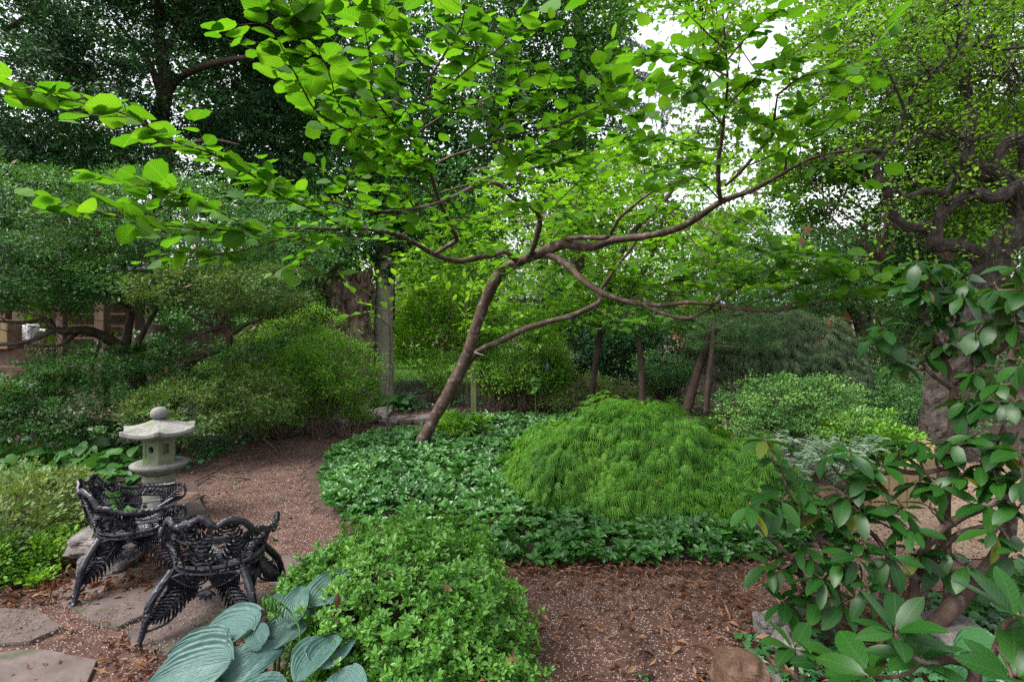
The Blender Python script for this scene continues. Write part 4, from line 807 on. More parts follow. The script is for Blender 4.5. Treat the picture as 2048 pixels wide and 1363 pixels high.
# big Japanese holly at the left with contorted limbs
t = tree('contorted_holly', 'broad small-leaved evergreen with twisted limbs spreading over the left side behind the lantern', 'tree')
trunk(t, [[(290, 870, 7.6, 34), (285, 800, 7.6, 32), (275, 760, 7.6, 32), (262, 720, 7.6, 30), (240, 695, 7.5, 22), (205, 672, 7.3, 18), (170, 660, 7.1, 17), (130, 662, 6.9, 15), (105, 660, 6.8, 12), (60, 682, 6.7, 9), (-10, 690, 6.6, 6)],
          [(262, 722, 7.6, 26), (272, 706, 7.6, 22), (285, 714, 7.6, 13)], [(250, 700, 7.6, 18), (256, 660, 7.7, 16), (262, 620, 7.8, 13), (240, 600, 7.7, 12), (205, 580, 7.5, 9), (160, 575, 7.3, 6)],
          [(110, 660, 6.8, 10), (95, 640, 6.8, 9), (40, 645, 6.7, 6), (-20, 640, 6.6, 5)], [(160, 660, 7.1, 8), (120, 690, 7.0, 6), (60, 690, 6.9, 5)],
          [(340, 830, 7.9, 22), (352, 770, 7.8, 21), (372, 735, 7.7, 20), (395, 712, 7.6, 18), (430, 700, 7.5, 16), (455, 690, 7.4, 14), (458, 668, 7.4, 13), (450, 652, 7.4, 11), (425, 660, 7.3, 9), (395, 668, 7.3, 7), (365, 680, 7.3, 4)],
          [(456, 672, 7.4, 11), (490, 650, 7.3, 7), (520, 640, 7.2, 5)], [(430, 658, 7.4, 8), (448, 630, 7.3, 8), (425, 590, 7.3, 6), (400, 570, 7.3, 4)], [(448, 632, 7.3, 6), (480, 615, 7.2, 4), (520, 600, 7.1, 3)],
          [(458, 665, 7.4, 8), (400, 640, 7.3, 6), (375, 625, 7.3, 4)], [(205, 672, 7.3, 8), (180, 740, 7.2, 5), (150, 780, 7.1, 3)], [(270, 700, 7.6, 10), (300, 640, 7.4, 9), (340, 590, 7.2, 7), (400, 560, 7, 4)],
          [(120, 870, 7.2, 12), (180, 845, 7.4, 12), (240, 850, 7.6, 12), (290, 870, 7.7, 10)]], M['bark'], 10, .1, 6, k=6)
def shelf(c): return noise3(c * [1, 1, 3.2], 1.5) > -.55
def gapH(c):
    px = CX + c[:, 0] * F / c[:, 1]; py = HY - (c[:, 2] - H) * F / c[:, 1]
    e = np.minimum.reduce([((px - 60) / 110) ** 2 + ((py - 655) / 42) ** 2, ((px - 230) / 75) ** 2 + ((py - 650) / 48) ** 2, ((px - 470) / 90) ** 2 + ((py - 665) / 26) ** 2, ((px - 15) / 50) ** 2 + ((py - 730) / 32) ** 2, ((px - 390) / 50) ** 2 + ((py - 710) / 32) ** 2])
    return (noise3(c * [1, 1, 3.2], 1.5) > -.55) & ((e > 1) | (U(0, 1, len(c)) < .10))
cl = []
a = Acc(); cl.append(clumps(a, T_RH, [ell(90, 470, 7.2, 420, 300, 2.4), ell(330, 470, 7.6, 480, 260, 2.4), ell(540, 520, 8, 260, 220, 1.8), ell(180, 560, 7.2, 460, 130, 1.8), ell(30, 560, 6.8, 260, 130, 1.6)], 2100, .14, 46, .040, squash=.35, gap=gapH, inner=(.15, 1.05), upn=1.0, thin=.5))
cl.append(clumps(a, T_RH, [ell(90, 800, 6.9, 300, 150, 1.4), ell(150, 730, 7.0, 240, 80, 1.2), ell(20, 790, 6.7, 200, 140, 1.4), ell(330, 760, 7.6, 200, 150, 1), ell(470, 690, 7.6, 240, 60, 1)], 850, .13, 44, .040, squash=.3, gap=gapH, inner=(.3, 1.05), upn=1.0))
stuff(a.obj('foliage', M['l_jholly'], t)); a = Acc()
cl.append(clumps(a, T_RH, [ell(400, 580, 6.9, 300, 90, 1.2), ell(530, 590, 7.1, 200, 110, 1.0), ell(570, 640, 7.4, 120, 60, .8)], 340, .12, 48, .034, squash=.35, gap=gapH, upn=1.0)); 
cl.append(clumps(a, T_RH, [ell(360, 815, 6.6, 210, 110, 1.0), ell(500, 800, 7, 180, 110, .9)], 300, .11, 46, .034, squash=.4, upn=1.0)); stuff(a.obj('young_foliage', M['l_jhollyY'], t))
cl = np.vstack(cl); s = Acc(); twigs_to(s, cl, np.array([P(*q) for q in [(262, 620, 7.8), (205, 580, 7.5), (105, 660, 6.8), (450, 652, 7.4), (520, 640, 7.2), (425, 590, 7.3), (300, 640, 7.4), (60, 682, 6.7), (340, 590, 7.2), (180, 845, 7.4)]]), 110, .003, wig=.12); s.obj('twigs', M['twig'], t); dead_in(t, cl, 280, .075)

seed(31)
bush('azalea_shrub', 'bright yellow-green azalea mound left of the path bend, in front of the massive trunk', 'shrub', T_BG, 'l_azalea', [ell(660, 740, 8.6, 220, 170, 1.6), ell(560, 770, 8.3, 240, 180, 1.6), ell(620, 690, 9.2, 200, 130, 1.2), ell(700, 790, 8.6, 130, 110, 1.0), ell(500, 730, 8.6, 160, 120, 1.2)], 950, .13, 44, .034, stems=70, root=[P(x, 880, GD(880)) for x in (520, 560, 640, 700)], squash=.45, inner=(.4, 1.04), upn=.9, dead=20)
bush('round_azalea', 'rounded shrub with bare twiggy base behind the green post', 'shrub', T_BG, 'l_azalea', [ell(1045, 715, 10.2, 200, 140, 1.7), ell(985, 705, 10.6, 130, 110, 1.2), ell(1090, 750, 10.2, 110, 90, 1.0), ell(1060, 770, 10.3, 170, 60, 1)], 520, .15, 42, .04, stems=170, root=[P(x, 838, GD(838)) + [0, .1, 0] for x in (1000, 1035, 1060, 1075, 1090)], inner=(.6, 1.04), upn=.9, dead=12)
bush('spindly_azalea', 'open shrub with fine arching twigs left of the leaning trunk', 'shrub', T_BG, 'l_azalea', [ell(895, 745, 11.5, 110, 90, 1.0)], 90, .15, 30, .04, stems=60, root=[P(890, 815, 11.5), P(860, 815, 11.3)])
bush('dark_holly_hedge', 'dark blue-green holly hedge behind the rounded shrub', 'hedge', T_BG, 'l_ivy', [ell(1190, 680, 12.2, 240, 160, 1.6), ell(1320, 690, 13, 200, 120, 1.6), ell(1110, 630, 12.6, 200, 90, 1.2), ell(1240, 740, 12, 200, 80, 1.2)], 620, .22, 40, .065)
bush('golden_azalea', 'low yellow-green shrub spilling behind the lace-leaf maple', 'shrub', T_BG, 'l_azY', [ell(1150, 775, 10.4, 160, 60, 1.1), ell(1230, 790, 10, 110, 60, 1.0), ell(1110, 800, 9.8, 90, 40, .8), ell(1110, 735, 10.8, 60, 90, .8)], 300, .13, 40, .036)
bush('clipped_round_bush', 'small clipped round bush with visible stems between the two slim trunks', 'shrub', T_BG, 'l_jholly', [ell(1325, 735, 10.6, 120, 60, 1.0), ell(1330, 755, 10.6, 100, 50, .8)], 190, .12, 42, .034, stems=60, root=[P(1320, 800, 10.6), P(1340, 800, 10.6)])
bush('bright_shrub', 'bright green arborvitae-like shrub beyond the clearing, right of the pale trunk', 'shrub', T_BG, 'l_lime', [ell(860, 670, 15, 150, 120, 1.6), ell(905, 640, 15, 200, 150, 1.6)], 260, .25, 36, .08)
bush('bright_bush', 'shrub with sun glow put into its lime leaves, left of the massive dark trunk', 'shrub', T_BG, 'l_lime', [ell(630, 650, 13, 100, 170, 1.2), ell(600, 620, 13.5, 100, 100, 1.0)], 130, .2, 36, .07)  # sun glow put in by the lime leaf colour
bush('small_cone_bush', 'small rounded bush at the near edge of the lawn', 'shrub', T_BG, 'l_azalea', [ell(808, 705, 20, 60, 40, .7)], 60, .14, 36, .05)
# slender lime-green maple behind the leaning tree
seed(32)
t = tree('slender_green_maple', 'airy lime-green maple with thin grey limbs behind the leaning tree at centre right', 'tree')
trunk(t, [[(1178, 830, 9.9, 13), (1195, 700, 9.6, 12), (1222, 560, 9.2, 11), (1270, 460, 9.0, 11), (1345, 380, 8.8, 8), (1400, 250, 8.6, 5)], [(1200, 670, 9.5, 9), (1300, 520, 9.2, 8), (1330, 420, 9, 5)], [(1235, 560, 9.2, 8), (1180, 470, 9.2, 6), (1200, 380, 9, 4), (1215, 300, 9, 3)], [(1212, 610, 9.4, 8), (1350, 560, 9, 6), (1440, 520, 8.8, 4)],
          [(1130, 560, 9.2, 5), (1100, 470, 9.2, 5), (1105, 380, 9.2, 3)]], M['bark'], 8, .05)
a = Acc(); cl = clumps(a, T_star(5), [ell(1130, 470, 9.2, 340, 300, 2), ell(1300, 440, 9, 380, 300, 2), ell(1420, 520, 8.8, 340, 190, 1.6), ell(1060, 600, 9.4, 260, 140, 1.4), ell(1230, 610, 9.2, 380, 110, 1.4)], 520, .22, 20, .085, squash=.25, upn=1.3, outn=.2, inner=(.1, 1.05))
stuff(a.obj('crown', M['l_lime'], t)); s = Acc(); twigs_to(s, cl, np.array([P(*q) for q in [(1270, 460, 9), (1330, 420, 9), (1180, 470, 9.2), (1350, 560, 9), (1240, 580, 9.3), (1100, 470, 9.2)]]), 150, .006); s.obj('twigs', M['bark'], t)
# leafy sapling and vines at centre left
t, cl = bush('young_beech', 'young broadleaf tree with drooping sprays between the pale trunk and the leaning tree', 'tree', T_BG, 'l_far', [ell(905, 545, 10, 200, 150, 1.4), ell(940, 640, 10.4, 110, 120, 1)], 130, .22, 26, .085, squash=.35, upn=1.1, stems=12, root=[P(900, 820, 10.4), P(890, 700, 10.2)])

# two slim trunks: pine and its neighbours
seed(33)
t = tree('slim_dark_tree', 'slim dark trunk left of the clipped round bush, with thin branches', 'tree'); trunk(t, [[(1284, 830, 8.6, 13), (1283, 740, 8.6, 12), (1279, 680, 8.6, 11), (1290, 650, 8.6, 9), (1320, 630, 8.5, 6), (1350, 620, 8.4, 3)], [(1280, 690, 8.6, 8), (1272, 655, 8.6, 6), (1250, 630, 8.6, 4)]], M['bark_dark'], 9)
a = Acc(); clumps(a, T_star(5), [ell(1290, 640, 8.6, 190, 60, .9)], 60, .14, 20, .06, squash=.3, upn=1.2); stuff(a.obj('crown', M['l_mid'], t))
t = tree('garden_pine', 'small pine with two slim leaning trunks and pads of long needles', 'pine tree')
trunk(t, [[(1372, 830, 8.4, 22), (1392, 750, 8.4, 18), (1410, 700, 8.4, 16), (1418, 665, 8.4, 13), (1430, 640, 8.4, 9)], [(1412, 830, 8.2, 13), (1416, 770, 8.2, 12), (1424, 700, 8.2, 11), (1428, 650, 8.2, 8)], [(1420, 660, 8.4, 8), (1460, 650, 8.2, 6), (1520, 655, 8, 3)], [(1418, 668, 8.4, 7), (1390, 640, 8.4, 5), (1340, 645, 8.2, 3)], [(1425, 690, 8.2, 5), (1470, 694, 8, 3), (1530, 700, 8, 2)]], M['bark_dark'], 9)
a = Acc(); T_N = (A_([[-.012, 0, 0], [.012, 0, 0], [0, 1, 0]]), [np.array([[0, 1, 2]])])
for _ in range(150):
    c = P(U(1370, 1560), 0, U(7.8, 8.5)); c[2] = P(0, U(635, 700), c[1])[2]; n = 70; d = nrm(rng.normal(0, 1, (n, 3)) * [1, 1, .7] + [0, 0, .35]); c = np.repeat(c[None], n, 0) + np.outer(U(-.06, .06, n), nrm(rng.normal(0, 1, 3) + 1e-6) * [1, 1, .2]); a.inst(T_N, c, frames(d, rng.normal(0, 1, (n, 3))), np.stack([np.full(n, .12), U(.08, .12, n), np.full(n, .1)], -1))
stuff(a.obj('needles', M['l_pine'], t))
# bronze-green laceleaf mound behind
seed(34)
TM = T_maple()
def lace(par, ells, n, L0, m, droop=.9, lump=.1, tiers=7, name='foliage', zmin=.02):
    ells = np.array(ells, float); ar = ells[:, 3] * ells[:, 4]; k = rng.choice(len(ells), n, p=ar / ar.sum()); E = ells[k]
    d = nrm(rng.normal(0, 1, (n, 3))); d[:, 2] = np.abs(d[:, 2]) * np.where(U(0, 1, n) < .15, -.3, 1); b = (d[:, 1] > .35) & (U(0, 1, n) < .5); d[b, 1] *= -1; d = nrm(d)
    az = np.arctan2(d[:, 1], d[:, 0]); el_ = d[:, 2]; q = E[:, :3] + d * E[:, 3:]
    ph = (el_ * tiers + .8 * noise3(np.stack([az * 1.5, el_, az * 0], -1), 1.8)) % 1                       # overlapping shelves
    r = 1 + lump * noise3(q, 2.2) - .13 * ph + U(-.12, .03, n)
    pos = E[:, :3] + d * E[:, 3:] * r[:, None]; out = nrm(d * [1, 1, .25]); gn = nrm(d / E[:, 3:]); dn = nrm(np.array([0, 0, -1.]) + gn * gn[:, 2:3] + 1e-6); lat = np.cross(gn, dn); sw = .55 * noise3(q, 3.1)[:, None]; ax = nrm(dn * droop + out * .38 + lat * sw + rng.normal(0, .24, (n, 3)))
    no = nrm(gn * .8 + np.array([0, 0, .5]) + rng.normal(0, .3, (n, 3))); sz = L0 * U(.65, 1.3, n); a = Acc(); ok = pos[:, 2] > zmin
    a.inst(TM, pos[ok], frames(ax, no)[ok], np.stack([sz * .72, sz * 1.3, sz], -1)[ok], np.clip(.25 + .35 * U(0, 1, n) + .25 * (1 - ph), 0, 1)[ok]); return stuff(a.obj(name, M[m], par))
t = thing('bronze_laceleaf_maple', 'grey-green drooping lace-leaf maple mound behind the variegated shrub', 'shrub')
lace(t, [ell(1570, 730, 9.6, 330, 220, 2.4), ell(1480, 700, 9.8, 200, 160, 1.6), ell(1650, 770, 9.2, 200, 160, 1.6)], 6000, .13, 'l_maple2', tiers=6)
s = Acc()
for _ in range(26): b = P(1500, 790, 9.6); e = P(U(1440, 1720), U(650, 760), U(8.8, 9.6)); tube(s, catmull(A_([b, (b + e) / 2 + [0, 0, .35], e]), 5), .012, 5)
s.obj('stems', M['bark'], t)
bush('variegated_shrub', 'low spreading shrub with cream-edged bright leaves right of the lace-leaf maple', 'shrub', T_BG, 'l_azV', [ell(1610, 810, 7.6, 240, 110, 1.4), ell(1530, 800, 7.8, 150, 110, 1.2), ell(1690, 860, 7.0, 160, 110, 1.2), ell(1500, 840, 7.2, 120, 90, .9)], 620, .10, 44, .028, squash=.5, inner=(.5, 1.04), stems=40, dead=16)
bush('spreading_yew', 'low dark spreading evergreen in the shade left of the gnarled trunk', 'shrub', T_RH, 'l_jholly', [ell(1760, 790, 9, 300, 110, 1.6), ell(1660, 750, 10.4, 120, 60, 1), ell(1830, 820, 8.4, 180, 110, 1.2), ell(1700, 720, 11, 130, 50, 1)], 420, .16, 42, .04, squash=.4)
bush('edge_groundcover', 'bright grassy cushion plant trailing towards the timber wall', 'shrub', T_RH, 'l_azalea', [ell(1770, 905, 6.4, 110, 110, .8), ell(1730, 860, 6.8, 140, 70, .8)], 110, .1, 44, .05, squash=.5)
# painted ferns
seed(35)
ft_lab = ['silvery painted fern beside the lace-leaf maple, upper left of the clump', 'silvery painted fern below the variegated shrub, middle of the clump', 'silvery painted fern nearest the rhododendron branch', 'silvery painted fern at the right end, above the timber wall', 'silvery painted fern arching under the cream-edged leaves']
T_P = (A_([[0, 0, 0], [.16, .4, .02], [0, 1, -.05], [-.16, .4, .02]]), [np.array([[0, 1, 2, 3]])])
for i, (x, y, D) in enumerate([(1545, 945, 0), (1610, 955, 0), (1665, 985, 0), (1705, 955, 0), (1590, 995, 0)]):
    t = thing('painted_fern', ft_lab[i], 'fern', 'silvery ferns'); D = GD(y); c = P(x, y, D)
    for k in range(22):
        an = k * 2.4; L2 = U(.22, .42); q = np.linspace(0, 1, 10); d = A_([math.cos(an), math.sin(an), 0]); b = A_([c[0], D, 0.02])
        p = b + d * (q * L2)[:, None] + np.outer(U(.25, .42) * np.sin(q * 2.1) + U(-.02, .05) * q, [0, 0, 1]); a = Acc(); tube(a, p, .002, 3, cap=False); T_ = nrm(np.gradient(p, axis=0)); S = np.cross(T_, [0, 0, 1.])
        for sg in (-1, 1):
            tt = np.linspace(.12, .98, 17); Q = np.stack([np.interp(tt, q, p[:, j]) for j in range(3)], -1); n = len(Q); sd_ = np.stack([np.interp(tt, q, S[:, j]) for j in range(3)], -1); td = np.stack([np.interp(tt, q, T_[:, j]) for j in range(3)], -1)
            ln = .085 * np.sin(np.clip(tt, 0, 1) * 2.9 + .12).clip(.12, 1); a.inst(T_P, Q, frames(sd_ * sg + td * .35 + [0, 0, -.15], np.tile([0, 0, 1.], (n, 1)) + rng.normal(0, .2, (n, 3))), np.stack([ln * 1.2, ln, ln], -1))
        a.obj('frond', M['l_fern'], t)

seed(37)
bush('yellow_green_tree', 'yellow-green leafy tree filling the upper right corner behind the gnarled limbs', 'tree', T_BG, 'l_far', [ell(1900, 110, 9, 480, 560, 2.2), ell(1700, 150, 9.4, 260, 440, 1.6), ell(1980, 330, 8.8, 300, 280, 1.6), ell(1620, 330, 10, 220, 200, 1.4)], 1150, .24, 40, .075, crown='crown', inner=(.1, 1.05), stems=14, root=[P(1900, 520, 9), P(1760, 520, 9.4)], r0=.01, squash=.5)
bush('shade_shrub_left', 'dark bluish-green shrub filling the shade behind the contorted holly limbs', 'shrub', T_BG, 'l_jholly', [ell(360, 720, 9.4, 320, 190, 1.4), ell(470, 610, 10, 260, 160, 1.4), ell(560, 560, 10.5, 200, 150, 1.2)], 520, .17, 42, .055, gap=gapH)
bush('overhanging_spray', 'dark leafy spray hanging over the top of the massive broken trunk', 'shrub', T_BG, 'l_holly', [ell(620, 470, 10.6, 300, 110, 1.4), ell(590, 590, 10.8, 80, 130, .8)], 190, .2, 40, .07, inner=(.1, 1.05))
# ================================================================== LEFT BEDS
seed(36)
def groundcover(name, label, cat, poly, n, T, m, size, h, tilt=.35, near=.6, stem=True, kindst=True):
    q = scatter_xy(poly, n, near); a = Acc(); an = U(0, 6.28, n); up = np.tile([0, -.25, 1.], (n, 1)) + rng.normal(0, tilt, (n, 3)); z = h * U(.35, 1, n) * (1 + .35 * noise3(np.hstack([q, q[:, :1] * 0]), 3))
    pos = np.hstack([q, (gz(q[:, 0], q[:, 1]) + z)[:, None]]); a.inst(T, pos, frames(np.stack([np.cos(an), np.sin(an), U(-.5, .2, n)], -1), up), U(.55, 1.25, n) * size); return put(a.obj(name, M[m]), label, cat, kind='stuff')
groundcover('broadleaf_groundcover', 'round broad green leaves carpeting the bed left of the lantern', 'groundcover', gpoly([(-80, 1000), (230, 1010), (300, 950), (235, 880), (170, 868), (-80, 880)]), 560, T_heart(), 'l_broad', .15, .26)
groundcover('broadleaf_patch', 'few heart-shaped leaves beside the chair back and pale stones', 'groundcover', gpoly([(110, 1060), (230, 1060), (300, 1075), (300, 1050), (230, 1010), (80, 1020)]), 90, T_heart(), 'l_broad', .12, .2)
groundcover('ivy_groundcover', 'dark ivy trailing along the path edge behind the lantern', 'groundcover', gpoly([(200, 960), (380, 950), (460, 905), (560, 870), (640, 848), (700, 838), (690, 815), (400, 825), (150, 850)]), 3800, T_ivy(), 'l_ivy', .065, .12, near=.3)
groundcover('ivy_far_bed', 'ivy and low weeds in the bed around the pale trunk', 'groundcover', gpoly([(700, 835), (960, 826), (1100, 824), (1150, 800), (820, 760), (700, 780)]), 1500, T_ivy(), 'l_ivy', .08, .14, near=.1)
groundcover('hosta_far_clump', 'clump of broad leaves at the foot of the pale trunk', 'groundcover', gpoly([(735, 825), (830, 825), (830, 812), (735, 812)]), 60, T_heart(), 'l_broad', .2, .25, near=0)
bush('olive_azalea', 'pale olive-green azalea at the left edge, left of the chairs', 'shrub', T_RH, 'l_azY', [ell(60, 1010, 4.4, 230, 150, .9), ell(10, 1080, 4.0, 200, 160, .8), ell(100, 980, 4.7, 150, 90, .7)], 330, .085, 42, .034, squash=.5, inner=(.4, 1.04), stems=50, upn=.9)
bush('olive_azalea_low', 'lower green azalea at the left edge beside the pale stones', 'shrub', T_RH, 'l_azalea', [ell(50, 1120, 3.9, 180, 120, .7), ell(0, 1150, 3.7, 120, 110, .6), ell(90, 1170, 3.7, 60, 60, .4)], 230, .08, 40, .034, squash=.5, inner=(.4, 1.04), stems=40, upn=.9)
# liriope with mauve flower spikes
t = thing('liriope_clump', 'grassy clump with mauve flower spikes at the far left edge', 'plant'); a = Acc(); s = Acc(); T_B = (A_([[-.03, 0, 0], [.03, 0, 0], [.03, .5, .12], [-.03, .5, .12], [0, 1, -.05]]), [np.array([[0, 1, 2, 3]]), np.array([[3, 2, 4]])])
for x in (10, 35, 60, 90, 120):
    c = P(x, 900, 6.4); c[2] = .02; n = 70; an = U(0, 6.28, n); a.inst(T_B, np.repeat(c[None], n, 0) + rng.normal(0, .05, (n, 3)) * [1, 1, 0], frames(np.stack([np.cos(an) * .6, np.sin(an) * .6, np.full(n, 1.)], -1), np.stack([np.cos(an), np.sin(an), np.ones(n) * .3], -1)), U(.2, .38, n))
M['mauve'] = leafmat('mauve_flower', [(.12, .08, .2), (.2, .14, .3), (.3, .22, .4)], .3, .6, .2)
for x, y in ((12, 850), (42, 835), (66, 862), (95, 850)):
    c = P(x, y, 6.4); n = 46; tt = U(0, 1, n); pos = c + np.outer(tt - .5, [.04, 0, .2]) + rng.normal(0, .008, (n, 3)); s.inst(T_PEB, pos, frames(rng.normal(0, 1, (n, 3)), rng.normal(0, 1, (n, 3))), np.full(n, .008)); tube(a, A_([[c[0] - .03, 6.4, .02], c + [.02, 0, .1]]), .003, 4)
stuff(a.obj('blades', M['l_mid'], t)); stuff(s.obj('flowers', M['mauve'], t))

groundcover('shade_groundcover', 'low dark leafy cover on the shaded ground behind the lace-leaf maple', 'groundcover', gpoly([(1150, 880), (1150, 815), (1450, 790), (1950, 760), (2100, 830), (1880, 920), (1780, 925), (1600, 900), (1350, 860)]), 5200, T_BG, 'l_jholly', .09, .22, near=.1)
groundcover('shade_groundcover_left', 'low dark leafy cover on the ground below the shed', 'groundcover', gpoly([(-80, 870), (-80, 760), (450, 770), (480, 850), (300, 850)]), 2600, T_BG, 'l_jholly', .08, .2, near=.1)
# ================================================================== THE BED
seed(40)
def whorls(acc, C, updir, nl, ll, T, elev=(.0, .5), jit=.15, wid=1.0, rnd=None):
    n = len(C); k = nl; an = U(0, 6.28, n)[:, None] + np.arange(k)[None] * 6.283 / k + rng.normal(0, .2, (n, k)); up = nrm(updir)
    e1 = nrm(np.cross(up, A_([.31, .77, .12]))); e2 = np.cross(up, e1); el_ = U(*elev, (n, k))
    d = (np.cos(an)[..., None] * e1[:, None] + np.sin(an)[..., None] * e2[:, None]) * np.cos(el_)[..., None] + up[:, None] * np.sin(el_)[..., None]
    no = up[:, None] * 1.0 + rng.normal(0, jit, (n, k, 3)); sz = ll * U(.6, 1.25, (n, k)); d = d.reshape(-1, 3); sz = sz.ravel()
    rn = np.clip(np.repeat(U(0, 1, n) if rnd is None else rnd, k) * .6 + U(0, 1, n * k) * .4, 0, 1)
    acc.inst(T, np.repeat(C, k, 0) + d * .004, frames(d, no.reshape(-1, 3)), np.stack([sz * wid, sz, sz], -1), rn)
BED = gpoly([(640, 965), (655, 915), (715, 885), (800, 868), (850, 872), (900, 850), (1000, 843), (1110, 838), (1300, 870), (1560, 930), (1660, 1020), (1640, 1080), (1580, 1115), (1440, 1130), (1200, 1138), (1090, 1140), (985, 1128), (930, 1090), (800, 1085), (710, 1058), (655, 1020)])
a = Acc(); q = scatter_xy(BED, 5200, .55); q = q[(((q[:, 0] - 1.27) / 1.15) ** 2 + ((q[:, 1] - 5.55) / .85) ** 2) > .55]
z = .15 + .035 * noise3(np.hstack([q, q[:, :1] * 0]), 2.6) + rng.normal(0, .02, len(q)); 
def edge_d(q, poly):
    d = np.full(len(q), 9.); 
    for i in range(len(poly)):
        p, r = poly[i], poly[(i + 1) % len(poly)]; t = np.clip(((q - p) @ (r - p)) / ((r - p) @ (r - p)), 0, 1); d = np.minimum(d, np.linalg.norm(q - (p + t[:, None] * (r - p)), axis=1))
    return d
z *= np.clip(.45 + edge_d(q, BED) * 3.2, 0, 1); ed_ = edge_d(q, BED); C = np.hstack([q, (gz(q[:, 0], q[:, 1]) + z)[:, None]])
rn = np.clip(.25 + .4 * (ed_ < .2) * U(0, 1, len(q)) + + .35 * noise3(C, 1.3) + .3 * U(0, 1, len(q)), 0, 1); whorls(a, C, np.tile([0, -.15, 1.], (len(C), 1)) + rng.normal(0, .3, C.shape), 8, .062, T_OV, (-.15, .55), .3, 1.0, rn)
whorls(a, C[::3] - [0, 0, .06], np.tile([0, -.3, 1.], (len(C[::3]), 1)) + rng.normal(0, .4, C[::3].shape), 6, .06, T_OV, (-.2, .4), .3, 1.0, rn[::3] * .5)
put(a.obj('pachysandra_bed', M['l_pach']), 'glossy dark green pachysandra carpeting the bed inside the path bend', 'groundcover', kind='stuff')
a = Acc(); k = rng.choice(len(C), 60); c = C[k] + [0, 0, .04]
for s_ in (1, 5): a.inst(T_curl(s_), c[s_ > 1::2], frames(rng.normal(0, 1, (len(c[s_ > 1::2]), 3)), np.tile([0, 0, 1.], (len(c[s_ > 1::2]), 1)) + rng.normal(0, .4, (len(c[s_ > 1::2]), 3))), U(.03, .065, len(c[s_ > 1::2])))
put(a.obj('leaves_on_groundcover', M['dry']), 'dry brown leaves resting on the pachysandra', 'leaf litter', kind='stuff')
# lace-leaf maple mound
seed(41)
t = thing('laceleaf_maple', 'bright green weeping lace-leaf maple mound in the middle of the bed', 'shrub')
ML = [ell(1290, 965, 5.5, 500, 350, 2.0), ell(1160, 965, 5.3, 280, 230, 1.4), ell(1450, 985, 5.2, 290, 280, 1.5), ell(1290, 890, 5.9, 330, 200, 1.4), ell(1330, 1010, 4.9, 400, 190, 1.1), ell(1100, 900, 5.9, 120, 110, .8), ell(1450, 1050, 4.7, 200, 130, .7)]
lace(t, ML, 18500, .094, 'l_maple', droop=.9, lump=.20, tiers=4.5)
s = Acc(); r0 = A_([1.3, 5.6, 0]); tube(s, catmull(A_([r0, r0 + [.05, .02, .3], r0 + [-.05, 0, .55]]), 5), np.linspace(.06, .04, 11), 10, .1)
for k in range(34):
    an = U(0, 6.28); e = r0 + A_([math.cos(an) * U(.6, 1.1), math.sin(an) * U(.4, .8), U(.2, .55)]); b = r0 + [-.05, 0, .5]; tube(s, catmull(A_([b, (b + e) / 2 + [0, 0, .2], e, e + (e - b) * [.12, .12, 0] - [0, 0, .15]]), 5), np.linspace(.014, .003, 16), 5)
s.obj('stems', M['bark'], t); c = A_([[*(np.array(ML[0][:3]) + nrm(v) * np.array(ML[0][3:]) * 1.0)] for v in rng.normal(0, 1, (60, 3)) * [1, .6, .8] + [0, -1, .4]]); dead_in(t, c, 30, .045)
# small fern-like plant by the leaning trunk; leafy weed stalk behind the mound
seed(42)
bush('pale_bed_plant', 'paler leafy plant standing out of the groundcover right of the leaning trunk', 'plant', T_NAR, 'l_azalea', [ell(925, 848, 7.8, 90, 50, .5)], 30, .09, 26, .09, squash=.4, outn=.2)
t = thing('green_post', 'weathered mossy green timber post behind the leaning trunk', 'post'); p = P(948, 830, 9.9); box((p[0], 9.9, .5), (.1, .1, 1.05), M['timber_green'], 'post_shaft', t, .012); box((p[0], 9.9, 1.04), (.085, .085, .03), M['timber_green'], 'post_top', t, .01)
t = thing('bamboo_stake', 'thin straight brown stake rising from the left side of the bed', 'stake'); a = Acc(); q = catmull(A_([P(774, 880, 7.7), P(776, 790, 7.7), P(780, 700, 7.75), P(778, 655, 7.75)]), 8); tube(a, q, .014, 7, .12, 14); a.obj('cane', M['bark_red'], t)
a = Acc()
for k in range(8): tube(a, A_([q[3 * k + 1] - [0, 0, .006], q[3 * k + 1] + [0, 0, .006]]), .02, 8)
stuff(a.obj('cane_nodes', M['bark_red'], t))
t = thing('blue_bag', 'small blue plastic bag caught in the rounded shrub', 'plastic bag'); p = P(1094, 733, 9.3); a = Acc()
tube(a, A_([p + [0, 0, .07], p + [0, 0, .055], p + [.01, 0, .01], p + [0, 0, -.05], p + [0, 0, -.07]]), A_([.008, .03, .05, .045, .01]), 12, .25, 22, flat=.6); a.obj('bag_body', M['blue'], t, smooth=True); a = Acc(); tube(a, A_([p + [0, 0, .07], p + [.01, 0, .12], p + [0, 0, .16]]), .004, 5); a.obj('handle', M['blue'], t)
t = thing('leafy_weed', 'tall single-stemmed weed behind the bed, below the blue bag', 'plant'); p = P(1070, 835, 9.2); a = Acc(); b = Acc(); st_ = catmull(A_([[p[0], 9.2, 0], [p[0] + .01, 9.2, .4], [p[0], 9.2, .75]]), 6); tube(a, st_, .006, 5)
for k in range(9): an = k * 2.4; b.inst(T_heart(), A_([st_[-1 - k % 4]]), frames(A_([[math.cos(an), math.sin(an) * .5, -.3]]), A_([[0, -.6, 1.]])), A_([.10]))
a.obj('stem', M['l_mid'], t); b.obj('leaves', M['l_mid'], t)
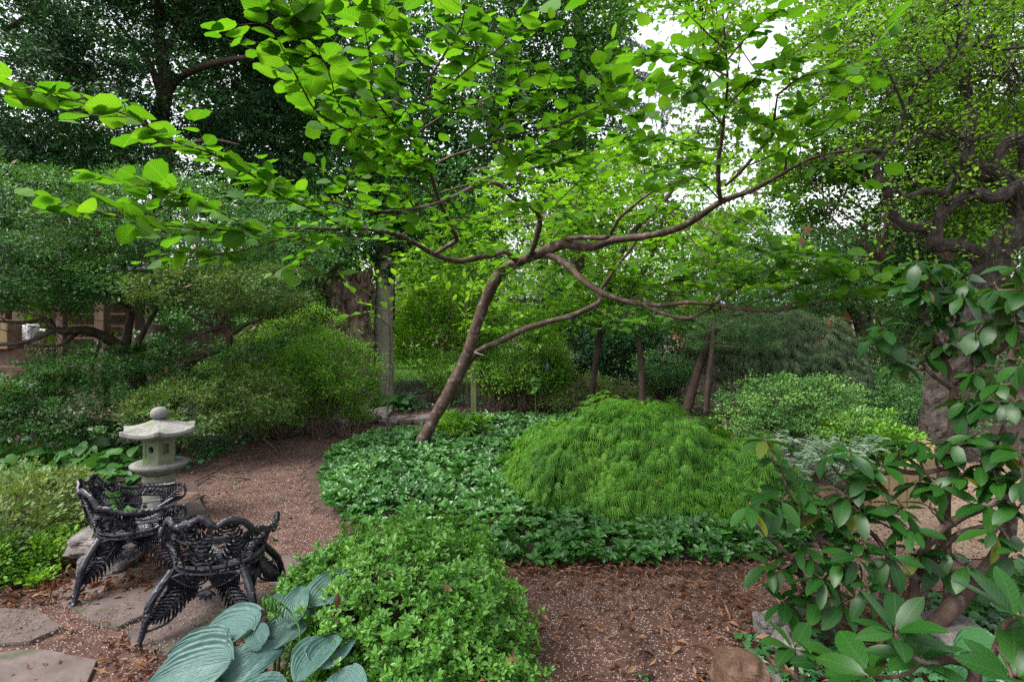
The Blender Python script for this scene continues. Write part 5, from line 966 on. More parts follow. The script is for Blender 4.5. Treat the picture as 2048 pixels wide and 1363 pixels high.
# broken sticks lying on the ground
for i, (pp, w, lab) in enumerate([([(555, 905), (540, 890), (520, 873), (508, 858)], .016, 'reddish broken stick lying at the path edge under the azalea shrub'), ([(330, 960), (300, 962), (250, 945)], .014, 'reddish stick lying beside the lantern in the ivy'), ([(500, 955), (465, 957), (430, 952)], .012, 'dark twig lying across the path near the lantern'), ([(430, 945), (400, 957), (388, 965)], .014, 'short reddish stick in the ivy right of the lantern'),
                              ([(1450, 1120), (1500, 1140), (1530, 1150)], .006, 'thin twig on the path in front of the rhododendron')]):
    a = Acc(); q = catmull(A_([G(x, y, .03) + [0, 0, U(-.01, .02)] for x, y in pp]), 5); tube(a, q, np.linspace(w, w * .5, len(q)), 6, .15, 20); put(a.obj('fallen_stick', M['bark_red'] if i != 2 else M['bark']), lab, 'stick')

# ================================================================== FOREGROUND AZALEA AND HOSTAS
seed(43)
t = thing('foreground_azalea', 'large bright green small-leaved azalea mound in the bottom centre foreground', 'shrub')
EA = np.array([ell(825, 1290, 2.75, 440, 420, 1.1), ell(800, 1190, 3.1, 360, 260, 1.0), ell(690, 1180, 3.05, 240, 170, .7), ell(935, 1365, 2.5, 270, 280, .7), ell(800, 1400, 2.4, 420, 240, .8)])
n = 9800; ar = EA[:, 3] * EA[:, 4]; k = rng.choice(len(EA), n, p=ar / ar.sum()); E = EA[k]; d = nrm(rng.normal(0, 1, (n, 3))); d[:, 2] = np.abs(d[:, 2]) * np.where(U(0, 1, n) < .25, -1, 1)
q = E[:, :3] + d * E[:, 3:]; r = (1 + .13 * noise3(q, 3.2) + .09 * noise3(q + 3, 8)) * np.where(U(0, 1, n) < .7, U(.93, 1.04, n), U(.7, .95, n)); C = E[:, :3] + d * E[:, 3:] * r[:, None]; ok = C[:, 2] > .03
inside = np.zeros(n, bool)
for e in EA: inside |= (((C - e[:3]) / e[3:]) ** 2).sum(1) < .62
ok &= ~inside; C, d = C[ok], d[ok]; a = Acc(); T_AZ = (T_OV[0] * [.85, 1, 1], T_OV[1])
whorls(a, C, nrm(d * .6 + [0, 0, .8] + rng.normal(0, .35, C.shape)), 7, .027, T_AZ, (.1, .9), .3); whorls(a, C - d * .014 - [0, 0, .012], nrm(d * .6 + [0, 0, .8] + rng.normal(0, .5, C.shape)), 5, .028, T_AZ, (-.3, .5), .3)
sh_ = rng.choice(len(C), 170, replace=False)
for f_ in (.02, .04, .06, .085): whorls(a, C[sh_] + nrm(d[sh_] + [0, 0, .6]) * f_ * U(.7, 1.1, 170)[:, None], nrm(d[sh_] + [0, 0, .6] + rng.normal(0, .2, (170, 3))), 4 if f_ < .08 else 7, .03, T_AZ, (.3, 1.0), .3)
stuff(a.obj('foliage', M['l_azfg'], t)); s = Acc(); root = A_([[-.6, 2.7, 0], [-.3, 2.5, 0], [-.5, 2.9, 0], [-.75, 3.0, 0]]); twigs_to(s, C, root, 420, .003, 4, .02, .05); s.obj('stems', M['twig'], t); dead_in(t, C + d * .02, 44, .06)
# hostas: every leaf its own mesh
seed(44)
def hosta_leaf(par, b, tp, width, cup, fold=.12, nv=15, name='leaf', m='l_hosta', petiole=None, up=None, seedk=0, ridge=.0022):
    """b, tp: world points of leaf base and tip"""
    b = A_(b); tp = A_(tp); L0 = np.linalg.norm(tp - b); ax = (tp - b) / L0; up = nrm(A_(up if up is not None else [0, -.35, 1])); n_ = nrm(up - ax * (up @ ax)); s_ = np.cross(ax, n_); nu, nw = 44, 81
    r = np.random.default_rng(seedk + 90); V = []; lf = []
    for i in range(nu):
        t = i / (nu - 1); y = t * 1.1 - .1; w = width * (math.sin(math.pi * min(1, max(0, t)) ** .72) ** .62) * (1 - .12 * t)
        if i in (0, nu - 1): w = width * .02
        for j in range(nw):
            u = (j / (nw - 1) - .5) * 2; x = u * w; yy = y + (-.10 * abs(u) ** 1.5 * (1 - t) ** 2 if t < .5 else 0) * 1.4
            if t < .12: yy = y - .06 * abs(u) ** 1.2
            ph = (abs(u) ** .8) * nv - t * 1.6
            z = L0 * (cup * (abs(u) ** 2) * w / width * .3 - fold * (1 - abs(u)) * .18 * (1 - t) - .34 * max(0, t - .45) ** 2 - .03) + ridge * math.cos(ph * 2.0 * math.pi / 2.0) * min(1, w / width * 1.6) + .012 * math.sin(u * 5 + seedk + t * 4) * abs(u) * L0 * 3
            V.append(b + s_ * x * L0 + ax * yy * L0 + n_ * z); lf.append((x, y, 0))
    V = A_(V); V += ((noise3(V, 30) + .7 * noise3(V + 4, 75)) * .0022)[:, None] * n_; i = (np.arange(nu - 1)[:, None] * nw + np.arange(nw - 1)[None]).ravel(); a = Acc(); a.add(V, np.stack([i, i + 1, i + nw + 1, i + nw], -1), r.uniform(.1, .9), A_(lf)); o = a.obj(name, M[m], par, smooth=True)
    if petiole is not None:
        a = Acc(); p0 = A_(petiole); tube(a, catmull(A_([p0, p0 * .4 + b * .6 - [0, 0, .07], b - n_ * .045, b - n_ * .045 + ax * .03 * L0]), 6), .006, 7); a.obj('petiole', M['l_mid'], par, smooth=True)
    return o
t = thing('blue_hosta', 'blue-green hosta clump with large ribbed leaves at the bottom left foreground', 'hosta')
R0 = A_([-.95, 2.25, 0])
HL = [((488, 1255, 2.38), (395, 1255, 2.5), .42, .5), ((440, 1320, 2.2), (280, 1365, 2.18), .40, .6), ((452, 1342, 2.2), (568, 1282, 2.32), .42, .3), ((583, 1240, 2.4), (600, 1165, 2.55), .42, .9), ((636, 1198, 2.5), (700, 1128, 2.7), .42, .5), ((560, 1196, 2.6), (520, 1215, 2.6), .34, .6),
      ((640, 1318, 2.2), (712, 1250, 2.4), .40, .6), ((650, 1280, 2.3), (590, 1352, 2.1), .44, .7), ((600, 1250, 2.4), (545, 1292, 2.3), .36, .6), ((520, 1285, 2.3), (505, 1240, 2.42), .34, .5), ((560, 1380, 2.1), (440, 1410, 2.0), .42, .4), ((680, 1350, 2.15), (720, 1420, 2.0), .42, .5), ((440, 1290, 2.3), (330, 1300, 2.3), .42, .5), ((545, 1262, 2.45), (640, 1215, 2.5), .3, .6)]
for i, (b, tp, w, cup) in enumerate(HL): hosta_leaf(t, P(*b), P(*tp), w, cup * .5, petiole=R0 + rng.normal(0, .04, 3) * [1, 1, 0], seedk=i, up=[U(-.3, .3), -.55, 1])
# flower scape with pods
a = Acc(); q = catmull(A_([R0, P(598, 1290, 2.3), P(585, 1230, 2.4), P(560, 1205, 2.4), P(530, 1185, 2.4)]), 8); tube(a, q, .0035, 6); a.obj('flower_stalk', M['l_mid'], t)
for k in range(10):
    c = q[-1 - k] + rng.normal(0, .004, 3); a = Acc(); tube(a, A_([c, c + [U(-.02, .02), -.005, -.012], c + [U(-.02, .02), -.01, -.038], c + [U(-.01, .01), -.01, -.055]]), A_([.002, .006, .007, .002]), 7); a.obj('seed_pod', M['l_mid'], t, smooth=True)
t = thing('dark_hosta', 'dark blue ribbed hosta leaves half hidden at the bottom right', 'hosta'); R1 = A_([2.3, 2.75, 0])
for i, (b, tp, w) in enumerate([((2010, 1300, 2.7), (1915, 1310, 2.65), .5), ((2000, 1345, 2.6), (1925, 1362, 2.5), .45), ((2030, 1290, 2.8), (2090, 1310, 2.7), .5), ((1925, 1220, 3.3), (1985, 1195, 3.4), .42), ((2000, 1240, 3.2), (2060, 1235, 3.2), .42)]):
    hosta_leaf(t, P(*b), P(*tp), w, .25, m='l_ivy', petiole=R1, seedk=i + 30, up=[0, -.5, 1])

# ================================================================== LEAF LAYING ALONG TWIGS
class Leaves:
    def __init__(s): s.p = []; s.f = []; s.s = []
    def add(s, p, f, z): s.p.append(p); s.f.append(f); s.s.append(z)
    def build(s, par, templates, mats, name='leaf', nobj=300, rest='foliage', seedk=0):
        p = np.concatenate(s.p); f = np.concatenate(s.f); z = np.concatenate(s.s); D = p[:, 1]; px = CX + p[:, 0] * F / D; py = HY - (p[:, 2] - H) * F / D
        vis = (px > 0) & (px < 2048) & (py > 0) & (py < 1363); score = z[:, 1] / D * np.where(vis, 1, .2); od = np.argsort(-score); big, rst = od[:nobj], od[nobj:]
        r = np.random.default_rng(seedk); mm = []
        for T in templates:
            a = Acc(); a.add(T[0], T[1], .5, T[0]); mm.append([a.mesh(name, m, True) for m in mats])
        for i in big:
            Mx = np.eye(4); Mx[:3, :3] = f[i] * z[i][None, :]; Mx[:3, 3] = p[i]; w = 1 if (len(mats) > 1 and r.random() < .03) else 0
            link_copy(name, mm[r.integers(len(templates))][w], par, Mx)
        a = Acc(); g = r.integers(len(templates), size=len(rst)); 
        for k, T in enumerate(templates): j = rst[g == k]; a.inst(T, p[j], f[j], z[j])
        if len(rst): stuff(a.obj(rest, mats[0], par, smooth=True))
        return len(p)
def lay(L, q, sp, size, start=.1, flat=.25, ang=.9, var=.32, drop=0.0):
    """alternate leaves in a flat spray along a twig q (n,3)"""
    Ls = np.concatenate([[0], np.cumsum(np.linalg.norm(np.diff(q, axis=0), axis=1))]); tot = Ls[-1]; n = max(2, int(tot * (1 - start) / sp)); s = np.linspace(tot * start, tot, n) + U(-.2, .2, n) * sp; s = np.clip(s, 0, tot)
    C = np.stack([np.interp(s, Ls, q[:, i]) for i in range(3)], -1); T = nrm(np.stack([np.interp(np.minimum(s + .03, tot + .0), Ls, q[:, i]) for i in range(3)], -1) - np.stack([np.interp(np.maximum(s - .03, 0), Ls, q[:, i]) for i in range(3)], -1) + 1e-6)
    S = nrm(np.cross(T, [0, 0, 1.])); sg = np.where(np.arange(n) % 2, 1, -1)[:, None]; ax = nrm(S * sg * np.sin(ang) + T * np.cos(ang) + rng.normal(0, .28, (n, 3)) * [1, 1, .6] - [0, 0, drop]); ax[-1] = nrm(T[-1] + [0, 0, -drop])
    no = nrm(A_([0, 0, 1.]) + rng.normal(0, flat, (n, 3))); sz = size * (1 + var * rng.normal(0, 1, n)).clip(.35, 1.5); w = sz * U(.82, 1.12, n)
    L.add(C + ax * .012, frames(ax, no), np.stack([w, sz, sz], -1))

# ================================================================== LEANING WITCH HAZEL
seed(50)
t = tree('witch_hazel', 'leaning multi-branched tree with broad backlit green leaves spreading across the whole picture', 'tree')
HB = [  # limbs: (px, py, D, width px)
 [(830, 925, 7.25, 32), (845, 880, 7.25, 31), (880, 815, 7.2, 30), (905, 770, 7.15, 31), (932, 715, 7.1, 29), (955, 645, 7.0, 28), (978, 585, 6.9, 29), (1002, 545, 6.75, 30), (1045, 520, 6.6, 26), (1085, 505, 6.4, 26), (1128, 487, 6.2, 27), (1180, 494, 6.0, 22), (1225, 480, 5.8, 19), (1300, 471, 5.5, 17), (1360, 455, 5.2, 17), (1402, 430, 5.0, 17), (1445, 402, 4.7, 15), (1500, 382, 4.5, 12), (1560, 350, 4.3, 10), (1620, 318, 4.1, 8), (1690, 300, 3.9, 5)],
 [(905, 790, 7.2, 18), (925, 745, 7.25, 17), (942, 718, 7.25, 17), (962, 700, 7.2, 16), (1000, 682, 7.1, 15), (1045, 660, 7.0, 16), (1090, 645, 6.9, 14), (1140, 632, 6.8, 13), (1185, 612, 6.7, 12), (1200, 600, 6.7, 11), (1198, 585, 6.7, 10), (1215, 560, 6.6, 9), (1235, 530, 6.5, 8), (1260, 500, 6.4, 7), (1300, 440, 6.2, 5)],
 [(1075, 510, 6.45, 16), (1105, 512, 6.3, 17), (1135, 530, 6.1, 17), (1165, 560, 5.9, 16), (1200, 583, 5.7, 15), (1255, 603, 5.5, 14), (1320, 610, 5.2, 12), (1370, 605, 5.0, 12), (1420, 607, 4.8, 11), (1480, 617, 4.6, 10), (1530, 622, 4.5, 8), (1580, 616, 4.3, 6), (1640, 605, 4.1, 4)],
 [(1290, 612, 5.3, 8), (1330, 628, 5.1, 9), (1375, 636, 5.0, 8), (1410, 622, 4.9, 7), (1440, 600, 4.7, 6), (1500, 560, 4.5, 4)],
 [(1040, 525, 6.6, 16), (1010, 505, 6.4, 13), (985, 510, 6.2, 13), (955, 515, 6.0, 14), (925, 522, 5.8, 14), (895, 518, 5.6, 13), (868, 508, 5.4, 13), (835, 490, 5.1, 12), (805, 473, 4.9, 12), (770, 463, 4.6, 11), (735, 458, 4.4, 11), (700, 456, 4.1, 10), (670, 458, 3.95, 7)],
 [(870, 508, 5.4, 12), (895, 492, 5.2, 11), (913, 478, 5.1, 11), (902, 455, 4.9, 11), (888, 425, 4.7, 11), (872, 385, 4.5, 10), (862, 350, 4.3, 10), (845, 315, 4.1, 8), (832, 290, 3.9, 6), (842, 250, 3.8, 5), (852, 200, 3.6, 5), (863, 150, 3.4, 5)],
 [(1050, 525, 6.6, 13), (1068, 490, 6.3, 14), (1078, 455, 6.1, 14), (1078, 430, 5.9, 13), (1060, 412, 5.7, 11), (1025, 395, 5.4, 10), (1000, 370, 5.2, 10), (975, 367, 5.1, 10), (945, 375, 4.9, 10), (910, 392, 4.7, 10), (870, 408, 4.5, 9), (830, 417, 4.3, 8), (790, 423, 4.1, 8), (740, 422, 4.0, 7), (700, 415, 3.8, 5), (670, 405, 3.7, 4)],
 [(1130, 478, 6.1, 11), (1165, 474, 5.9, 12), (1210, 475, 5.7, 12), (1228, 455, 5.5, 9), (1240, 435, 5.4, 8), (1275, 405, 5.2, 7), (1310, 380, 5.0, 6), (1345, 365, 4.8, 4)],
 [(1442, 402, 4.7, 11), (1437, 370, 4.6, 12), (1437, 320, 4.5, 11), (1443, 280, 4.4, 10), (1448, 230, 4.2, 7), (1455, 170, 4.0, 6), (1452, 100, 3.8, 5), (1445, 20, 3.6, 4)],
 [(1450, 372, 4.6, 8), (1480, 345, 4.5, 8), (1510, 310, 4.3, 8), (1545, 268, 4.1, 8), (1548, 240, 4.0, 6), (1555, 190, 3.8, 4)],
 [(1570, 345, 4.3, 7), (1575, 310, 4.2, 6), (1590, 290, 4.1, 4)], [(862, 352, 4.3, 6), (872, 330, 4.2, 7), (900, 314, 4.0, 7), (940, 300, 3.8, 6), (985, 285, 3.6, 5), (1050, 265, 3.4, 4), (1120, 250, 3.2, 3)],
]
TW = [  # leafy twigs (px, py, D) and leaf flag
 [(690, 456, 4.05), (620, 420, 3.6), (560, 388, 3.3), (500, 350, 3.0), (430, 310, 2.75), (350, 270, 2.5), (270, 235, 2.3), (190, 210, 2.1), (110, 192, 2.0), (40, 182, 1.92)],
 [(700, 462, 4.1), (640, 470, 3.8), (580, 480, 3.5), (520, 490, 3.3), (460, 505, 3.2), (400, 515, 3.1), (340, 530, 3.05)],
 [(670, 458, 3.95), (600, 452, 3.7), (540, 455, 3.5), (480, 458, 3.3), (420, 457, 3.1), (350, 455, 2.95), (290, 448, 2.8), (220, 435, 2.65), (150, 415, 2.55), (105, 402, 2.5)],
 [(540, 455, 3.5), (480, 440, 3.3), (430, 425, 3.15), (380, 405, 3.0), (330, 385, 2.9), (270, 368, 2.8), (205, 350, 2.7)],
 [(735, 460, 4.3), (700, 480, 4.1), (665, 480, 4.0), (630, 500, 3.85), (600, 525, 3.7), (590, 545, 3.6)], [(600, 525, 3.7), (640, 545, 3.7), (670, 550, 3.7)],
 [(670, 405, 3.7), (620, 395, 3.5), (560, 380, 3.3), (510, 345, 3.1)], [(700, 415, 3.8), (690, 370, 3.6), (720, 310, 3.4), (760, 250, 3.2)],
 [(870, 395, 4.5), (820, 355, 4.2), (770, 300, 3.8), (720, 250, 3.5), (680, 200, 3.2), (650, 140, 2.9), (615, 70, 2.6), (570, 10, 2.4)],
 [(770, 300, 3.8), (700, 270, 3.4), (640, 225, 3.1), (600, 170, 2.9), (560, 95, 2.6), (520, 30, 2.45)], [(840, 300, 4.0), (790, 250, 3.6), (750, 190, 3.3), (740, 120, 3.0), (730, 30, 2.7)],
 [(863, 150, 3.4), (830, 110, 3.1), (790, 60, 2.8), (740, 10, 2.5)], [(863, 150, 3.4), (890, 100, 3.1), (920, 60, 2.9), (935, 0, 2.7)], [(852, 200, 3.6), (900, 170, 3.4), (950, 130, 3.2), (1000, 90, 3.0), (1040, 40, 2.9)],
 [(842, 260, 3.8), (900, 225, 3.6), (960, 195, 3.4), (1020, 170, 3.2), (1080, 140, 3.0)], [(1120, 250, 3.2), (1170, 225, 3.1), (1230, 195, 3.0)], [(985, 285, 3.6), (1010, 240, 3.4), (1060, 200, 3.2), (1120, 165, 3.0)],
 [(945, 340, 4.5), (1010, 325, 4.1), (1080, 300, 3.7), (1150, 255, 3.4), (1200, 215, 3.2), (1235, 180, 3.1)], [(1010, 345, 4.4), (1090, 330, 4.0), (1160, 310, 3.7), (1220, 290, 3.5), (1265, 275, 3.4)],
 [(880, 385, 4.6), (960, 360, 4.4), (1040, 330, 4.0), (1110, 275, 3.7), (1170, 240, 3.4)], [(1075, 430, 5.9), (1110, 410, 5.3), (1150, 370, 4.8), (1200, 320, 4.4), (1250, 250, 4.0), (1290, 220, 3.8)],
 [(1078, 440, 5.9), (1130, 435, 5.5), (1180, 420, 5.1), (1230, 400, 4.8)], [(900, 440, 4.8), (950, 440, 4.6), (1000, 425, 4.4), (1050, 410, 4.2)], [(870, 345, 4.3), (820, 340, 4.0), (780, 320, 3.8)], [(960, 200, 3.4), (980, 250, 3.3), (1010, 300, 3.3)],
 [(1445, 250, 4.3), (1400, 200, 4.0), (1350, 175, 3.8), (1300, 165, 3.6)], [(1452, 150, 4.0), (1400, 125, 3.7), (1340, 115, 3.5), (1275, 112, 3.4)], [(1455, 120, 3.9), (1500, 60, 3.6), (1560, 20, 3.4)], [(1440, 300, 4.5), (1380, 290, 4.2), (1320, 275, 4.0), (1265, 285, 3.9)],
 [(1440, 330, 4.5), (1380, 330, 4.2), (1320, 340, 4.0), (1270, 320, 3.9)], [(1448, 220, 4.2), (1490, 180, 3.9), (1530, 140, 3.7), (1590, 110, 3.5), (1650, 60, 3.3), (1700, 20, 3.2)], [(1555, 190, 3.8), (1600, 160, 3.6), (1650, 140, 3.4), (1720, 120, 3.2), (1770, 60, 3.1)],
 [(1548, 240, 4.0), (1600, 220, 3.8), (1650, 190, 3.6), (1690, 150, 3.4)], [(1590, 290, 4.1), (1640, 270, 3.9), (1680, 240, 3.7), (1700, 220, 3.6)], [(1640, 312, 4.0), (1680, 320, 3.8), (1705, 335, 3.7)], [(1600, 325, 4.1), (1650, 345, 3.9), (1700, 350, 3.8)], [(1500, 385, 4.5), (1550, 390, 4.3), (1590, 400, 4.1)],
 [(1452, 100, 3.8), (1400, 60, 3.6), (1370, 20, 3.4)], [(1500, 330, 4.4), (1560, 300, 4.1), (1610, 250, 3.9)], [(1440, 400, 4.8), (1390, 360, 4.5), (1330, 380, 4.3), (1280, 370, 4.2)], [(1470, 200, 4.1), (1510, 240, 3.9), (1570, 260, 3.8)], [(1455, 60, 3.8), (1420, 130, 3.6), (1390, 170, 3.6)],
 [(1440, 420, 4.9), (1500, 450, 4.5), (1550, 490, 4.2), (1610, 505, 4.0), (1680, 515, 3.8)], [(1400, 440, 5), (1450, 480, 4.7), (1520, 500, 4.4), (1600, 530, 4.1), (1690, 545, 3.9), (1760, 555, 3.8)], [(1370, 460, 5.1), (1420, 520, 4.8), (1480, 550, 4.6), (1560, 560, 4.3)],
 [(1480, 615, 4.6), (1540, 590, 4.4), (1600, 565, 4.2), (1680, 560, 4.0), (1750, 548, 3.9)], [(1560, 618, 4.3), (1620, 590, 4.1), (1690, 585, 4.0), (1760, 580, 3.9)], [(1420, 606, 4.8), (1460, 570, 4.6), (1520, 545, 4.4), (1580, 530, 4.2)], [(1640, 605, 4.1), (1680, 600, 4.0), (1720, 595, 3.9)],
 [(1330, 608, 5.2), (1380, 570, 5.0), (1430, 560, 4.8), (1490, 540, 4.6)], [(1260, 600, 5.4), (1320, 565, 5.2), (1390, 540, 5.0)], [(1165, 560, 5.9), (1210, 540, 5.6), (1270, 530, 5.4)], [(1240, 435, 5.4), (1300, 425, 5.1), (1350, 410, 4.9)], [(1235, 530, 6.5), (1300, 520, 6.1), (1370, 505, 5.7)],
 [(1260, 500, 6.4), (1330, 480, 6.1), (1400, 470, 5.8)], [(1090, 500, 6.4), (1120, 455, 6.1), (1160, 440, 5.9)], [(1040, 520, 6.5), (1010, 560, 6.2), (1040, 590, 6.0)], [(1000, 520, 6.4), (960, 480, 6.1), (930, 450, 5.8)], [(1060, 515, 6.5), (1100, 545, 6.1), (1150, 570, 5.9)], [(1185, 612, 6.7), (1240, 640, 6.5), (1290, 645, 6.3)],
 [(800, 470, 4.9), (840, 450, 4.7), (880, 445, 4.6)], [(955, 515, 6.0), (975, 495, 5.8), (1000, 490, 5.6)], [(985, 545, 6.8), (1010, 520, 6.5), (1040, 505, 6.3)], [(740, 458, 4.4), (780, 440, 4.2), (830, 450, 4.1)], [(830, 417, 4.3), (800, 380, 4.1), (740, 370, 3.9)], [(1100, 410, 5.3), (1140, 440, 5.1), (1200, 450, 5)]
]
a = Acc(); hubs = []
HB = [[(x, y, d, w * .8) for x, y, d, w in s] for s in HB]
for s in HB: q = limb(a, s, 16, 8, .06, 9, ridge=.05); hubs.append((q, s))
a.obj('trunk', M['bark_red'], t, smooth=True)
a = Acc(); LV = Leaves()
def sub(q, L, sz, frac, ln, r0=.0022, flat=.5):
    Ls = np.linalg.norm(q[-1] - q[0]); n = max(1, int(Ls * frac)); 
    for k in range(n):
        i = rng.integers(max(1, len(q) // 6), len(q) - 1); T = nrm(q[i + 1] - q[i - 1]) if i + 1 < len(q) else nrm(q[i] - q[i - 1]); S = nrm(np.cross(T, [0, 0, 1.])) * (1 if k % 2 else -1); d = nrm(S * .8 + T * .75 + rng.normal(0, .22, 3) + [0, 0, .06]); l_ = ln * U(.5, 1.2)
        p = catmull(A_([q[i], q[i] + d * l_ * .5 + rng.normal(0, .012, 3), q[i] + d * l_ + T * l_ * .15]), 4); tube(a, p, np.linspace(r0, .001, len(p)), 4, cap=False); lay(L, p, .052, sz, .15, flat)
for s in TW:
    pts = A_([P(*v) for v in s]); pts[1:] += rng.normal(0, .01, pts[1:].shape); q = catmull(pts, 6); tube(a, q, np.linspace(.0075, .0016, len(q)), 6, .05, 20); D_ = s[-1][2]
    lay(LV, q, .038, .1 if s[-1][2] < 3.0 else .086, .16, .45); sz_ = .094 if s[-1][2] < 3.0 else .08; sub(q, LV, sz_, 8.5 if s[0][1] < 500 or s[0][0] > 1000 else 4.5, .24)
for q, s in hubs[3:]: sub(q[len(q) // 2:, :3], LV, .08, 7, .32)
stuff(a.obj('twigs', M['twig'], t)); print('hazel leaves', LV.build(t, [T_hazel(i) for i in range(5)], [M['l_hazel']], seedk=3))


a = Acc(); p = P(958, 706, 7.05); tube(a, A_([p + [-.05, -.09, .02], p + [0, -.1, .0], p + [.06, -.09, -.02]]), .008, 6, flat=.4); a.obj('plant_tag', M['white'], t)
# two dead brown maple leaves hanging in the twigs
for i, (x, y, lab) in enumerate([(1612, 448, 'upper curled orange-brown dead leaf hanging in the twigs at right'), (1600, 472, 'lower curled orange-brown dead leaf hanging in the twigs at right'), (1037, 588, 'reddish dead leaf hanging right of the leaning trunk fork')]):
    a = Acc(); Tn = T_star(5); V = Tn[0] * 1; V[:, 2] += .5 * V[:, 0] ** 2; a.inst((V, Tn[1]), A_([P(x, y, 4.2 if i < 2 else 6)]), frames(A_([[.3, 0, -1.]]), A_([[U(-.5, .5), -1., .3]])), A_([.09 if i < 2 else .11])); put(a.obj('hanging_dead_leaf', M['dry']), lab, 'dead leaf')

# small sapling with upright twigs by the trunks at left centre
seed(51)
t = tree('leafy_sapling', 'young pale green leafy sapling in front of the two big trunks', 'sapling'); a = Acc(); LS = Leaves()
for s in [[(778, 660, 7.7), (775, 600, 7.6), (760, 560, 7.5), (740, 520, 7.4)], [(775, 610, 7.6), (790, 560, 7.5), (800, 520, 7.4), (830, 500, 7.3)], [(778, 640, 7.6), (820, 590, 7.5), (860, 560, 7.4)], [(776, 650, 7.7), (740, 625, 7.5), (700, 630, 7.4)], [(770, 620, 7.6), (720, 600, 7.5), (690, 560, 7.4)], [(935, 830, 7.9), (932, 700, 7.8), (930, 600, 7.7), (934, 530, 7.6)], [(932, 620, 7.7), (950, 560, 7.6), (960, 540, 7.6)], [(932, 640, 7.7), (900, 590, 7.6), (890, 560, 7.6)]]:
    q = catmull(A_([P(*v) for v in s]), 6); tube(a, q, np.linspace(.008, .002, len(q)), 5); lay(LS, q, .06, .1, .25, .5, .7); 
a.obj('stems', M['bark'], t)
_T = T_strip([(0, .02), (.2, .2), (.45, .3), (.75, .2), (1, .01)], .05, .1); LS.build(t, [_T], [M['l_lime']])

# ================================================================== GNARLED TREE, RIGHT
seed(52)
t = tree('gnarled_tree', 'old gnarled tree with thick twisting grey limbs at the right edge', 'tree')
GB = [[(1872, 960, 7.0, 96), (1882, 900, 7.0, 88), (1888, 830, 7.0, 84), (1893, 760, 7.0, 76), (1908, 700, 7.0, 74), (1932, 645, 6.95, 70), (1958, 600, 6.9, 68), (1980, 550, 6.8, 64), (1996, 505, 6.7, 60), (2028, 470, 6.6, 56), (2050, 440, 6.6, 54), (2042, 405, 6.6, 50), (2018, 370, 6.6, 46), (1985, 345, 6.6, 44), (1948, 335, 6.6, 38), (1932, 310, 6.6, 32), (1937, 270, 6.6, 26), (1942, 210, 6.6, 22), (1928, 150, 6.5, 18), (1928, 60, 6.4, 15), (1940, -60, 6.3, 10)],
      [(1978, 560, 6.85, 44), (1962, 520, 6.8, 36), (1932, 498, 6.75, 32), (1900, 490, 6.7, 30), (1872, 492, 6.65, 34), (1868, 470, 6.6, 32), (1876, 440, 6.55, 30), (1905, 405, 6.5, 28), (1950, 388, 6.45, 26), (1990, 395, 6.4, 26), (2030, 375, 6.35, 26), (2070, 360, 6.3, 24)],
      [(1868, 470, 6.6, 24), (1850, 453, 6.6, 24), (1815, 453, 6.55, 22), (1788, 435, 6.5, 20), (1780, 400, 6.45, 19), (1768, 372, 6.4, 17), (1755, 350, 6.4, 17), (1753, 322, 6.35, 16), (1768, 306, 6.35, 12), (1740, 302, 6.3, 9), (1700, 308, 6.2, 7), (1640, 318, 6.1, 4)],
      [(1905, 405, 6.5, 18), (1885, 388, 6.45, 17), (1850, 382, 6.4, 15), (1815, 392, 6.35, 9), (1790, 380, 6.3, 5)], [(1885, 440, 6.6, 16), (1890, 400, 6.6, 12), (1905, 350, 6.7, 9)],
      [(1768, 306, 6.35, 10), (1795, 270, 6.3, 9), (1810, 220, 6.2, 8), (1840, 170, 6.1, 8), (1880, 130, 6.0, 7), (1910, 90, 5.9, 7), (1925, 60, 5.8, 5)], [(1900, 120, 6.1, 8), (1950, 90, 6.0, 8), (2000, 98, 5.9, 7), (2060, 92, 5.8, 6)], [(1985, 345, 6.6, 30), (2010, 290, 6.5, 26), (2050, 270, 6.4, 24)], [(2030, 400, 6.6, 26), (2050, 330, 6.5, 20), (2040, 280, 6.4, 16)],
      [(1890, 280, 6.5, 8), (1850, 265, 6.4, 7), (1810, 300, 6.3, 5)], [(1985, 268, 6.4, 9), (1940, 280, 6.3, 8), (1890, 262, 6.2, 6), (1840, 240, 6.1, 4)], [(1930, 150, 6.5, 10), (1990, 60, 6.2, 7), (2030, 0, 6.0, 5)], [(1810, 220, 6.2, 6), (1780, 150, 6.0, 5), (1740, 60, 5.9, 3)], [(1950, 385, 6.4, 10), (1920, 360, 6.3, 9), (1905, 330, 6.2, 6)]]
a = Acc(); hb = []
GB = [[(x, y, d, w * .88) for x, y, d, w in s] for s in GB]
for s in GB: hb.append(limb(a, s, 32 if s[0][3] > 20 else 12, 12, .10, 7, ridge=.16))
hb = [h[::2] for h in hb]
a.obj('trunk', M['bark_grey'], t, smooth=False)
a = Acc(); LG = Leaves(); ends = []
for q in hb:
    for k in range(int(np.linalg.norm(q[-1, :3] - q[0, :3]) * 22)):
        i = rng.integers(len(q) // 4, len(q)); d = nrm(rng.normal(0, 1, 3) * [1, .8, .8] + [-.1, -.2, .15]); l_ = U(.25, .8); p0 = q[i, :3]
        if p0[2] < 2.4: continue
        p = [p0]; dd = d
        for _ in range(5): dd = nrm(dd + rng.normal(0, .4, 3)); p.append(p[-1] + dd * l_ / 5)
        p = catmull(A_(p), 3); tube(a, p, np.linspace(.007, .002, len(p)), 4, cap=False); ends.append(p)
        if U(0, 1) < .8: lay(LG, p, .045, .048, .3, .6, .9)
twx = np.concatenate(ends)
stuff(a.obj('twigs', M['bark_grey'], t)); b = Acc()
